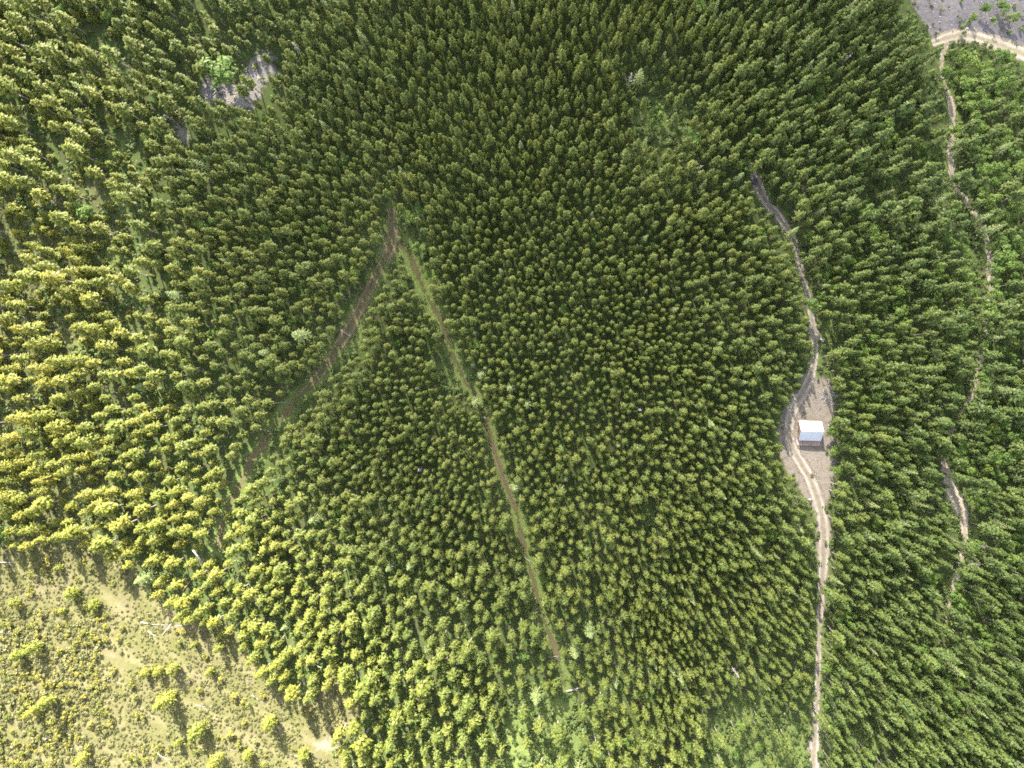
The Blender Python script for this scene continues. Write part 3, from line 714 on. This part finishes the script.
# ------------------------------------------------------------------ which pines stand as things of their own: every pine of these stands
ZONES = [
 ([(-80,-80),(60,-80),(60,60),(-80,60)], None),
]
def zone_of(u, v):
    if -80 < u < 92 and 236 <= v < 340: return 0
    if -80 < u < 92 and 340 <= v < 470: return 1
    if -80 < u < 222 and 470 <= v and not in_poly(u, v, [(222,470),(400,470),(400,800),(260,800)]): return 2
    if 200 < u < 372 and v > 640: return 3
    if 372 <= u < 505 and v > 668: return 4
    return -1
ZN = ['sunlit stand on the upper left slope', 'sunlit stand on the middle left slope', 'stand along the top of the clearing', 'stand right of the clearing', 'bottom stand left of the centre glade']
indiv = {k: [] for k in range(5)}
rest = []
for i in chosen:
    vis = -14 < tu[i] < 1030 and -14 < tv[i] < 780
    z = zone_of(tu[i], tv[i]) if vis else -1
    (indiv[z] if z >= 0 else rest).append(i)
print('zones', {k: len(v) for k, v in indiv.items()}, 'rest', len(rest))

npine = 0
PARTS = (('upper left', 'top middle', 'upper right'), ('left middle', 'very middle', 'right middle'), ('lower left', 'bottom middle', 'lower right'))
MARKS = [(187, 585, 'dark brown slanting log above the clearing'), (199, 557, 'thick pale log above the clearing'), (168, 626, 'pale slanting log at the clearing rim'), (140, 580, 'pale star-shaped fir above the clearing'),
         (24, 354, 'short thick grey log on the left slope'), (145, 622, 'thick white log on the clearing rim'), (319, 666, 'thin pale log in tree shadow right of the clearing'), (282, 710, 'thin grey pole at the right clearing rim'),
         (302, 757, 'wide bushy pine on the bottom right clearing rim'), (216, 650, 'clearing-edge pine right of the fallen logs'), (258, 700, 'thin slanting log at the right clearing rim'), (5, 563, 'white log at the upper left clearing edge'),
         (56, 569, 'bright yellow sapling under the stand above the clearing'), (500, 735, 'lower left corner of the bottom centre glade'), (505, 700, 'upper left corner of the bottom centre glade'), (335, 735, 'bare patch at the bottom right of the clearing'), (222, 552, 'lower end of the brown forest track')]
for z, lst in indiv.items():
    if not lst: continue
    arr = np.array(lst); lab = {}
    inside = [i for i in lst if 6 < tu[i] < 1018 and 6 < tv[i] < 762]
    def first(key, text):
        for i in sorted(inside, key=key):
            if i not in lab: lab[i] = text; return
    first(lambda i: -cr[i], f'widest-crowned pine of the {ZN[z]}')
    first(lambda i: cr[i], f'smallest-crowned pine of the {ZN[z]}')
    first(lambda i: tv[i], f'uppermost pine of the {ZN[z]}')
    first(lambda i: -tv[i], f'lowest pine of the {ZN[z]}')
    first(lambda i: tu[i], f'leftmost pine of the {ZN[z]}')
    first(lambda i: -tu[i], f'rightmost pine of the {ZN[z]}')
    free = [i for i in inside if i not in lab]
    for (lu_, lv_, phrase) in MARKS:            # pines that stand closest to something one can find
        near_ = sorted(chosen, key=lambda i: (tu[i] - lu_) ** 2 + (tv[i] - lv_) ** 2)[:1]
        for i in near_:
            if i in free and i not in lab and math.hypot(tu[i] - lu_, tv[i] - lv_) < 26: lab[i] = f'pine closest to the {phrase}'
    q1, q2 = np.quantile([cr[i] for i in lst], [.33, .67])
    cu1, cu2 = np.quantile([tu[i] for i in lst], [.33, .67]); cv1, cv2 = np.quantile([tv[i] for i in lst], [.33, .67])
    for i in lst:
        s = int(RNG.integers(NV)); c, t, h0, r0 = pine_src[s] if RNG.random() < .45 else open_src[s % NO]
        size = 'broad' if cr[i] >= q2 else 'narrow' if cr[i] < q1 else 'mid-sized'
        part = PARTS[int(tv[i] > cv1) + int(tv[i] > cv2)][int(tu[i] > cu1) + int(tu[i] > cu2)]
        plant('pine_tree', (cx[i], cy[i], cz[i]), RNG.uniform(0, 6.28), (cr[i] / r0, cr[i] / r0, ch[i] / h0), c, t,
              lab.get(i, f'{size} pine in the {part} of the {ZN[z]}'), 'pine tree', f'pines of the {ZN[z]}'); npine += 1
ki = {'fir': 0, 'broad': 0, 'dead': 0, 'lone': 0}
for kind, x, y, z, h, r, lab in placed:
    k = ki[kind]; ki[kind] += 1; rz = RNG.uniform(0, 6.28)
    if kind == 'lone':
        c, t, h0, r0 = open_src[k % NO]; plant('pine_tree', (x, y, z), rz, (r / r0, r / r0, h / h0), c, t, lab, 'pine tree', 'pines scattered over the dry clearing')
    elif kind == 'fir':
        c, t, h0, r0 = fir_src[k % 3]; plant('fir_tree', (x, y, z), rz, (r / r0, r / r0, h / h0), c, t, lab, 'fir tree', 'pale firs among the pines')
    elif kind == 'broad':
        c, t, h0, r0 = broad_src[k % 5]; plant('broadleaf_tree', (x, y, z), rz, (r / r0, r / r0, h / h0), c, t, lab, 'broadleaf tree', 'broadleaf trees and bushes among the conifers')
    else:
        tr, brn = dead_src[k % 4]; e = empty('dead_tree', (x, y, z), rz, (h / 10,) * 3); tag(e, lab, 'dead tree', 'grey dead trees standing in the forest'); obj('trunk', tr, e); obj('branches', brn, e)

for n, (u0, v0, u1, v1, r, mat, lab) in enumerate(LOGS):
    a, b = Vector(unproj(u0, v0)), Vector(unproj(u1, v1)); d = b - a; L_ = d.length; rng = random.Random(n)
    r *= .74; mb = MB(); k = 5
    mb.tube([(0, rng.gauss(0, .05) * L_ * .2, 0), (L_ * .33, rng.gauss(0, .03) * L_ * .3, .03), (L_ * .66, rng.gauss(0, .03) * L_ * .3, .02), (L_, 0, 0)], [r, r * .9, r * .75, r * .45], 8)
    e = empty('fallen_log', a + Vector((0, 0, r * .9))); e.rotation_euler = d.to_track_quat('X', 'Z').to_euler()
    tag(e, lab, 'log', 'fallen logs')
    obj('trunk', mb.mesh('log_trunk', M[mat], True), e)
    for j in range(2 if L_ < 5 else 4):
        x = L_ * rng.uniform(.35, .95); s = rng.choice((-1, 1)); l = rng.uniform(.4, 1.1) * min(1.6, L_ * .22)
        obj('branch_stub', MB().tube([(x, 0, 0), (x + l * .7, s * l * .6, r * .5 + .12 * l)], [r * .35, r * .12], 5).mesh('branch_stub', M[mat]), e)

# ------------------------------------------------------------------ what nobody could count: the rest of the forest, undergrowth and tufts (instances scattered on points)
def scatter(name, pts, rot, scl, idx, sources, label):
    """SOURCES: list of lists of meshes; each list makes one source object"""
    c = bpy.data.collections.new(name + '_sources')
    for k, meshes in enumerate(sources):
        bm = bmesh.new(); mats = []
        me = bpy.data.meshes.new(f'{name}_source_{k:02d}')
        for m in meshes:
            bm2 = bmesh.new(); bm2.from_mesh(m)
            for f in bm2.faces: f.material_index = len(mats)
            tmp = bpy.data.meshes.new('tmp'); bm2.to_mesh(tmp); bm2.free(); bm.from_mesh(tmp); bpy.data.meshes.remove(tmp); mats.append(m.materials[0])
        bm.to_mesh(me); bm.free()
        for m in mats: me.materials.append(m)
        c.objects.link(bpy.data.objects.new(f'{name}_source_{k:02d}', me))
    me = bpy.data.meshes.new(name); n = len(pts); me.vertices.add(n); me.vertices.foreach_set('co', np.asarray(pts, np.float32).ravel())
    for nm, arr in (('rot', rot), ('scl', scl)):
        a = me.attributes.new(nm, 'FLOAT_VECTOR', 'POINT'); a.data.foreach_set('vector', np.asarray(arr, np.float32).ravel())
    a = me.attributes.new('pick', 'INT', 'POINT'); a.data.foreach_set('value', np.asarray(idx, np.int32))
    g = bpy.data.node_groups.new(name, 'GeometryNodeTree')
    g.interface.new_socket('Geometry', in_out='INPUT', socket_type='NodeSocketGeometry'); g.interface.new_socket('Geometry', in_out='OUTPUT', socket_type='NodeSocketGeometry')
    N, L = g.nodes, g.links; gi, go = N.new('NodeGroupInput'), N.new('NodeGroupOutput')
    ip = N.new('GeometryNodeInstanceOnPoints'); ci = N.new('GeometryNodeCollectionInfo'); ci.inputs['Collection'].default_value = c; ci.inputs['Separate Children'].default_value = True; ci.inputs['Reset Children'].default_value = True
    def na(nm, ty):
        q = N.new('GeometryNodeInputNamedAttribute'); q.data_type = ty; q.inputs['Name'].default_value = nm; return q.outputs['Attribute']
    er = N.new('FunctionNodeEulerToRotation'); L.new(na('rot', 'FLOAT_VECTOR'), er.inputs[0])
    L.new(gi.outputs[0], ip.inputs['Points']); L.new(ci.outputs[0], ip.inputs['Instance']); ip.inputs['Pick Instance'].default_value = True
    L.new(na('pick', 'INT'), ip.inputs['Instance Index']); L.new(er.outputs[0], ip.inputs['Rotation']); L.new(na('scl', 'FLOAT_VECTOR'), ip.inputs['Scale']); L.new(ip.outputs[0], go.inputs[0])
    o = obj(name, me); md = o.modifiers.new('scatter', 'NODES'); md.node_group = g
    return tag(o, label, kind='stuff')

rest = np.array(rest); n = len(rest)
isb = np.zeros(n)            # a few of the uncounted trees in the moist east are broadleaved
uu, vv = tu[rest], tv[rest]
patchy = ss(.15, .6, np.sin(cx[rest] / 9.5 + 1.3 * np.sin(cy[rest] / 14)) * np.sin(cy[rest] / 11 + 1.1 * np.sin(cx[rest] / 12)))
pb = .015 + .35 * ss(925, 985, uu) * ss(330, 200, vv) + .16 * ss(925, 965, uu) + .42 * patchy * ss(800, 850, uu)
isb = RNG.random(n) < pb
isf = (~isb) & (RNG.random(n) < .02 + .02 * ss(700, 850, uu))
h0 = np.where(isb, 8.0, np.where(isf, 15.0, 12.0)); r0 = np.where(isb, 2.4, np.where(isf, 3.0, 1.6))
hh = np.where(isb, ch[rest] * .62, ch[rest]); rr_ = np.where(isb | isf, cr[rest] * 1.15, cr[rest])
pick = np.where(isb, NV + 3 + RNG.integers(0, 5, n), np.where(isf, NV + RNG.integers(0, 3, n), RNG.integers(0, NV, n)))
srcs = [[c, t] for c, t, _, _ in pine_src] + [[c, t] for c, t, _, _ in fir_src] + [[c, t] for c, t, _, _ in broad_src]
rot = np.stack([RNG.normal(0, .035, n), RNG.normal(0, .035, n), RNG.uniform(0, 6.28, n)], 1)
scatter('pine_forest', np.stack([cx[rest], cy[rest], cz[rest]], 1), rot, np.stack([rr_ / r0, rr_ / r0, hh / h0], 1), pick, srcs, 'dense conifer forest covering the whole slope')

def rand_pts(n, dens):
    """points thinned by a density over photo position"""
    n = int(n * 1.35); x = RNG.uniform(-275, 240, n); y = RNG.uniform(-205, 205, n); z = hz(x, y); u, v = proj(x, y, z)
    ok = (u > -130) & (u < 1150) & (v > -130) & (v < 900); x, y, z, u, v = x[ok], y[ok], z[ok], u[ok], v[ok]
    ok = RNG.random(len(x)) < dens(u, v); return x[ok], y[ok], z[ok]

road = lambda u, v: np.minimum.reduce([seg_d(u, v, [(a, b, c * .62) for a, b, c in t[0]]) for t in TRACKS.values()])
def clump(x, y, s=9.0): return .5 + .5 * np.sin(x / s + 1.7 * np.sin(y / (s * 1.3))) * np.sin(y / s + 1.3 * np.sin(x / (s * 1.1)))
def under_d(u, v):
    r = road(u, v); g = sdf(u, v, GRASSY); o = np.minimum(sdf(u, v, ROCKY + [YARD]), np.where(RNG.random(np.shape(u)) < .9, sdf(u, v, GRAVEL), 9))
    side = np.clip(1 - r / np.where(u > 880, 24, 16), 0, 1) * np.where(u > 880, .8, np.where(u > 600, .55, .4))
    d = np.maximum(side, np.where(g < 3, .85, .05 + .10 * ss(780, 850, u) + .30 * ss(230, 90, u) + .12 * ss(640, 720, v) * ss(540, 440, u)))
    d = d * (sdf(u, v, [CLEAR]) > 4)
    return np.where((r < .8) | (o < 1), np.where((r > .8) & (RNG.random(np.shape(u)) < .10) & (sdf(u, v, [YARD]) > 0), .6, 0), d)
x, y, z = rand_pts(46000, under_d); n = len(x); s = RNG.uniform(.5, 1.35, n) * RNG.choice([1, 1, 1.5], n)
left = ss(-110, -160, x); sap = RNG.random(n) < .30 * left
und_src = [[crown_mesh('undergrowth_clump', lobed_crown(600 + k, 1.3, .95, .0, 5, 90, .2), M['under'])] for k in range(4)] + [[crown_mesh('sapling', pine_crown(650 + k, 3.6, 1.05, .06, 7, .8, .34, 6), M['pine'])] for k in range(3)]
scatter('undergrowth', np.stack([x, y, z], 1), np.stack([0 * x, 0 * x, RNG.uniform(0, 6.28, n)], 1), np.stack([s, s, s * RNG.uniform(.6, 1.1, n)], 1), np.where(sap, 4 + RNG.integers(0, 3, n), RNG.integers(0, 4, n)), und_src, 'green leafy undergrowth along tracks and in glades')
print('undergrowth', n)

def tuft_d(u, v):
    c = sdf(u, v, [CLEAR]); b = sdf(u, v, PATCH)
    return np.where(c < 2, np.where(b < 0, .08, 1.), .5 * ss(190, 90, u) * ss(60, 200, v) + .22 * (c < 16)) + .02 * (sdf(u, v, [YARD]) < -1) + .35 * (sdf(u, v, ROCKY + GRAVEL) < -1) * (RNG.random(np.shape(u)) < .12)
x, y, z = rand_pts(210000, tuft_d); cl = clump(x, y, 4.2); ok = RNG.random(len(x)) < .24 + .76 * cl ** 1.3; x, y, z = x[ok], y[ok], z[ok]; n = len(x)
s = RNG.uniform(.4, 1.15, n) * np.where(RNG.random(n) < .12, 1.6, 1); tu_, tv_ = proj(x, y, z); s = s * (1 + .7 * ss(130, 95, tu_) * ss(600, 640, tv_))
tuft_src = [[crown_mesh('tuft_clump', tuft(700 + k), M['tuft'])] for k in range(4)]
scatter('grass_tufts', np.stack([x, y, z], 1), np.stack([0 * x, 0 * x, RNG.uniform(0, 6.28, n)], 1), np.stack([s, s, s], 1), RNG.integers(0, 4, n), tuft_src, 'low dry grass tufts and dwarf scrub over the clearing')
print('tufts', n)

def stone(seed):
    bm = bmesh.new(); bmesh.ops.create_icosphere(bm, subdivisions=1, radius=1); r = random.Random(seed)
    for q in bm.verts: q.co = Vector((q.co.x * r.uniform(.7, 1.25), q.co.y * r.uniform(.6, 1.1), q.co.z * r.uniform(.45, .8)))
    me = bpy.data.meshes.new('stone'); bm.to_mesh(me); bm.free(); me.materials.append(M['stone']); return me
M['stone'] = simple_mat('loose_stone', (.16, .15, .155), (.33, .315, .315), .8, .95)
x, y, z = rand_pts(120000, lambda u, v: np.where(sdf(u, v, ROCKY) < 2, .8, np.where(sdf(u, v, GRAVEL) < -1, .30, np.where(sdf(u, v, [YARD]) < -1, .05, 0))) * (road(u, v) > 1)); n = len(x)
s = RNG.uniform(.08, .34, n) * np.where(RNG.random(n) < .08, 2.0, 1)
scatter('loose_stones', np.stack([x, y, z], 1), RNG.uniform(0, 6.28, (n, 3)), np.stack([s, s, s], 1), RNG.integers(0, 4, n), [[stone(k)] for k in range(4)], 'loose grey stones on the gravel bar and rocky opening')

# shrubs one can count on the clearing
taken = [(p[1], p[2]) for p in placed if p[0] == 'lone']; ns = 0
while ns < 190:
    u, v = random.uniform(0, 330), random.uniform(555, 766)
    if not in_poly(np.array(u), np.array(v), CLEAR) or sdf(np.array(u), np.array(v), PATCH) < 2: continue
    if random.random() > (1.0 if u < 112 and v > 610 else .17): continue
    x, y, z = unproj(u, v)
    if any((x - a) ** 2 + (y - b) ** 2 < 5 for a, b in taken): continue
    taken.append((x, y)); k = random.randrange(4); c, h0, r0 = shrub_src[k]; s = random.uniform(.75, 1.6)
    where = ('upper', 'middle', 'lower', 'lowest')[min(3, int((v - 555) / 53))] + ' ' + ('far left', 'left', 'inner left', 'centre', 'right', 'far right')[min(5, int(u / 55))]
    sz = 'large' if s > 1.25 else 'small' if s < 1.0 else 'mid-sized'
    plant('shrub', (x, y, z), random.uniform(0, 6.28), (s, s, s * random.uniform(.7, 1.15)), c, shrub_stem[k % 2], f'{sz} yellow-green shrub on the {where} part of the dry clearing', 'shrub', f'{sz} shrubs on the {where} of the clearing'); ns += 1

# ------------------------------------------------------------------ the cabin
M['roof'] = simple_mat('white_roof_metal', (.43, .44, .46), (.47, .48, .50), .6, .7, 0, 0.0)
M['wood'] = simple_mat('brown_cabin_boards', (.15, .095, .065), (.22, .145, .10), 2.5, .85, .25, stretch=(6, 6, .6))
M['deck'] = simple_mat('reddish_deck_boards', (.27, .19, .155), (.36, .27, .225), 2.5, .85, .2, stretch=(.6, 8, 1))
M['darkwood'] = simple_mat('dark_cabin_trim', (.07, .05, .04), (.11, .08, .06), 3, .8)
M['glass'] = simple_mat('window_glass', (.03, .035, .04), (.05, .055, .06), 1, .08)
cxn, cyn, czn = unproj(810.5, 431, 3.2)
czn = float(hz(cxn, cyn)) - .02
cab = empty('cabin', (cxn, cyn, czn), math.radians(-1.5))
tag(cab, 'brown wooden cabin with a white metal gable roof in the bare yard', 'cabin')
hw, hd, wh, rh = 3.95, 3.2, 3.0, 5.3                       # half width, half depth, wall and ridge height
t = .16
obj('foundation', MB().box(-hw-.05, hw+.05, -hd-.05, hd+.05, -.4, .25).mesh('foundation', simple_mat('concrete', (.30,.29,.28),(.38,.37,.36))), cab)
for nm, s in (('north', 1), ('south', -1)):
    obj('wall', MB().box(-hw, hw, min(s*hd, s*(hd-t)), max(s*hd, s*(hd-t)), .253, wh).mesh('wall', M['wood']), cab)
gx_ = rh - .06
for s in (-1, 1):
    pl = [(s*(hw-.003), -hd+t+.002, .253), (s*(hw-.003), hd-t-.002, .253), (s*(hw-.003), hd-t-.002, wh-.02), (s*(hw-.003), 0, rh-.16), (s*(hw-.003), -hd+t+.002, wh-.02)]
    obj('gable_wall', MB().prism(pl, (-s*t, 0, 0)).mesh('gable_wall', M['wood']), cab)
ov, ox, th = .6, .32, .09
sl = (rh - wh) / hd
for s in (1, -1):
    ye = s * (hd + ov); ze = wh - sl * ov
    pl = [(-hw-ox, s*.02, rh), (hw+ox, s*.02, rh), (hw+ox, ye, ze), (-hw-ox, ye, ze)]
    rp = obj('roof_panel', MB().prism(pl, (0, 0, th)).mesh('roof_panel', M['roof']), cab)
    rb = MB()
    for k in range(12):
        x = -hw-ox+.12 + k * (2*(hw+ox)-.24) / 11
        rb.prism([(x-.02, s*.05, rh+th), (x+.02, s*.05, rh+th), (x+.02, ye, ze+th), (x-.02, ye, ze+th)], (0, 0, .022))
    obj('seam', rb.mesh('seam', M['roof']), rp)
    obj('fascia', MB().box(-hw-ox, hw+ox, min(ye, ye+s*.03)+.001*s, max(ye, ye+s*.03)+.001*s, ze-.10, ze+th-.01).mesh('fascia', M['darkwood']), cab)
obj('ridge_cap', MB().prism([(-hw-ox-.02, -.22, rh-.22*sl+th+.04), (-hw-ox-.02, 0, rh+th+.05), (-hw-ox-.02, .22, rh-.22*sl+th+.04)], (2*(hw+ox)+.04, 0, 0)).mesh('ridge_cap', M['roof']), cab)
dk = obj('deck', MB().box(-hw-.2, hw+1.0, -hd-2.55, -hd-.06, .02, .24).mesh('deck', M['deck']), cab)
for x in (-hw-.1, -hw/3, hw/3, hw+.9):
    obj('post', MB().box(x-.07, x+.07, -hd-2.5, -hd-2.36, .243, 1.25).mesh('post', M['darkwood']), cab)
obj('railing', MB().box(-hw-.2, hw+1.0, -hd-2.53, -hd-2.40, 1.253, 1.36).mesh('railing', M['deck']), cab)
dr = obj('door', MB().box(-.5, .5, -hd-.06, -hd-.003, .26, 2.3).mesh('door', M['darkwood']), cab)
obj('handle', MB().box(.32, .40, -hd-.12, -hd-.063, 1.2, 1.3).mesh('handle', M['dead']), dr)
for x in (-2.4, 2.4):
    w = obj('window', MB().box(x-.6, x+.6, -hd-.05, -hd-.003, 1.1, 2.1).mesh('window', M['darkwood']), cab)
    obj('pane', MB().box(x-.52, x+.52, -hd-.062, -hd-.053, 1.18, 2.02).mesh('pane', M['glass']), w)
w = obj('window', MB().box(-hw-.05, -hw-.002, -.7, .7, 1.1, 2.2).mesh('window', M['darkwood']), cab)
obj('pane', MB().box(-hw-.062, -hw-.053, -.6, .6, 1.2, 2.1).mesh('pane', M['glass']), w)

# dark round tank on the head of the cabin track
x, y, z = unproj(754.6, 181.5, .5)
tk = empty('water_tank', (x, y, z)); tag(tk, 'small black round tank standing on the upper cabin track', 'tank')
M['black'] = simple_mat('black_plastic', (.015, .015, .02), (.03, .03, .04), 2, .5)
mb = MB(); mb.tube([(0,0,-.1),(0,0,.05),(0,0,.9),(0,0,1.0)], [1.12,1.15,1.12,.95], 24); obj('body', mb.mesh('tank_body', M['black'], False), tk)
mb = MB(); mb.tube([(.1,.1,1.003),(.1,.1,1.1)], [.34,.32], 16); obj('lid', mb.mesh('tank_lid', M['black']), tk)

# boulders
def boulder(u, v, r, lab, mat):
    x, y, z = unproj(u, v); bm = bmesh.new(); bmesh.ops.create_icosphere(bm, subdivisions=3, radius=1); rng = random.Random(int(u * 7 + v))
    ph = [rng.uniform(0, 6) for _ in range(4)]
    for q in bm.verts:
        c = q.co; f = 1 + .16 * math.sin(3 * c.x + ph[0]) + .12 * math.sin(4.2 * c.y + ph[1]) + .08 * math.sin(7 * c.z + 5 * c.x + ph[2]); q.co = Vector((c.x * r * f * 1.2, c.y * r * f, c.z * r * f * .7))
    me = bpy.data.meshes.new('boulder'); bm.to_mesh(me); bm.free(); me.materials.append(mat)
    o = obj('boulder', me); o.location = (x, y, z + r * .3); tag(o, lab, 'boulder', 'boulders')
M['rock'] = simple_mat('grey_rock', (.13, .125, .125), (.22, .21, .205), 1.5, .9, .5)
boulder(810, 500, .7, 'dark grey boulder on the left verge below the cabin', M['rock'])
boulder(829, 425, .6, 'pale grey boulder at the right corner of the cabin', M['rock'])
boulder(822, 340, .9, 'grey boulder right of the track above the cabin', M['rock'])
boulder(212, 90, .8, 'grey boulder at the left end of the rocky opening', M['rock'])
boulder(246, 99, .7, 'grey boulder in the lower part of the rocky opening', M['rock'])
boulder(268, 62, .8, 'pale boulder in the upper part of the rocky opening', M['rock'])
# heap of grey cut branches above the cabin
x, y, z = unproj(826, 396); rng = random.Random(5); mb = MB()
for k in range(90):
    a = rng.uniform(0, PI); px_, py_ = rng.gauss(0, 2.0), rng.gauss(0, 1.5); l = rng.uniform(.8, 2.4); h_ = max(.08, .8 - .25 * math.hypot(px_, py_) + rng.uniform(-.2, .2))
    mb.tube([(px_ - math.cos(a) * l, py_ - math.sin(a) * l, h_ * .5), (px_ + math.cos(a) * l, py_ + math.sin(a) * l, h_ + .1)], [.06, .03], 5)
o = obj('brush_heap', mb.mesh('brush_heap', M['dead'])); o.location = (x, y, z); tag(o, 'heap of grey cut branches above the cabin roof', 'brush heap', kind='stuff')

# ------------------------------------------------------------------ light: morning sun, sky, and a thin cloud that shades the eastern part of the slope
EL, AZ = math.radians(32), math.atan2(-.30, .954)        # AZ from +Y towards +X
sd = Vector((math.cos(EL) * math.sin(AZ), math.cos(EL) * math.cos(AZ), math.sin(EL)))
sl_ = bpy.data.lights.new('sun', 'SUN'); sl_.energy = 5.0; sl_.angle = math.radians(.53); sl_.color = (1, .93, .80)
so = bpy.data.objects.new('sun', sl_); COL.objects.link(so); so.rotation_euler = sd.to_track_quat('Z', 'Y').to_euler(); so.location = (0, 0, 900)
w = bpy.data.worlds.new('World'); S.world = w; w.use_nodes = True; wn = w.node_tree
bg = wn.nodes['Background']; sky = wn.nodes.new('ShaderNodeTexSky'); sky.sky_type = 'NISHITA'; sky.sun_disc = False
sky.sun_elevation = EL; sky.sun_rotation = AZ; sky.altitude = 900; sky.dust_density = 3.0; hsv = wn.nodes.new('ShaderNodeHueSaturation'); hsv.inputs['Saturation'].default_value = .45; wn.links.new(sky.outputs[0], hsv.inputs['Color']); wn.links.new(hsv.outputs[0], bg.inputs[0]); bg.inputs[1].default_value = .11

def make_cloud():
    ZC = 620.0; gxs, gys = 150., 42.
    off = ZC / math.tan(EL); px_, py_ = gxs + off * math.sin(AZ), gys + off * math.cos(AZ)
    nu, nv = 120, 40; th_ = np.linspace(0, 2 * PI, nu, endpoint=False); V = []; D = []
    rng = np.random.default_rng(3); ph = rng.uniform(0, 6.28, (12,)); 
    def nz(x, y): return (np.sin(x / 47 + ph[0] + 1.2 * np.sin(y / 61 + ph[1])) * np.sin(y / 52 + ph[2]) + .6 * np.sin(x / 21 + ph[3] + np.sin(y / 26 + ph[4])) * np.sin(y / 23 + ph[5]) + .35 * np.sin(x / 11 + ph[6]) * np.sin(y / 12 + ph[7])) / 1.95
    for j in range(nv + 1):
        la = -PI / 2 + PI * j / nv
        for a in th_:
            rho = math.cos(la); x, y = 312 * rho * math.cos(a), 244 * rho * math.sin(a)
            q = nz(x, y); zz = 26 * math.sin(la) * (1 + .35 * q) + (5 * q if la > 0 else 2 * q)
            V.append((x, y, zz)); D.append(float(ss(1.0, .79, rho + .09 * q)) * (1 + .22 * q))
    F4 = [(j * nu + i, j * nu + (i + 1) % nu, (j + 1) * nu + (i + 1) % nu, (j + 1) * nu + i) for j in range(nv) for i in range(nu)]
    m, N, L = new_mat('cloud'); at = nd(N, 'ShaderNodeAttribute', attribute_name='veil')
    k = nd(N, 'ShaderNodeMath', operation='MULTIPLY', i_1=.40); L.new(at.outputs['Fac'], k.inputs[0])
    tr, tl, df, m1, m2 = N.new('ShaderNodeBsdfTransparent'), N.new('ShaderNodeBsdfTranslucent'), N.new('ShaderNodeBsdfDiffuse'), nd(N, 'ShaderNodeMixShader', i_0=.5), N.new('ShaderNodeMixShader')
    tl.inputs[0].default_value = df.inputs[0].default_value = (.9, .9, .9, 1)
    L.new(tl.outputs[0], m1.inputs[1]); L.new(df.outputs[0], m1.inputs[2]); L.new(k.outputs[0], m2.inputs[0]); L.new(tr.outputs[0], m2.inputs[1]); L.new(m1.outputs[0], m2.inputs[2])
    o = N.new('ShaderNodeOutputMaterial'); L.new(m2.outputs[0], o.inputs[0])
    c = obj('cloud', mesh_np('cloud', V, F4, m, {'veil': np.array(D)}, True)); c.location = (px_, py_, ZC)
    tag(c, 'thin white cloud drifting high above the slope', kind='stuff')
make_cloud()

# ------------------------------------------------------------------ picture settings
S.view_settings.view_transform = 'Standard'; S.view_settings.look = 'None'; S.view_settings.exposure = 3.1; S.view_settings.gamma = 1
c = S.cycles; c.max_bounces = 5; c.diffuse_bounces = 3; c.glossy_bounces = 2; c.transmission_bounces = 3; c.transparent_max_bounces = 8
c.use_denoising = False; S.cycles.filter_width = 1.7
print('pine things', npine + len(LONE))
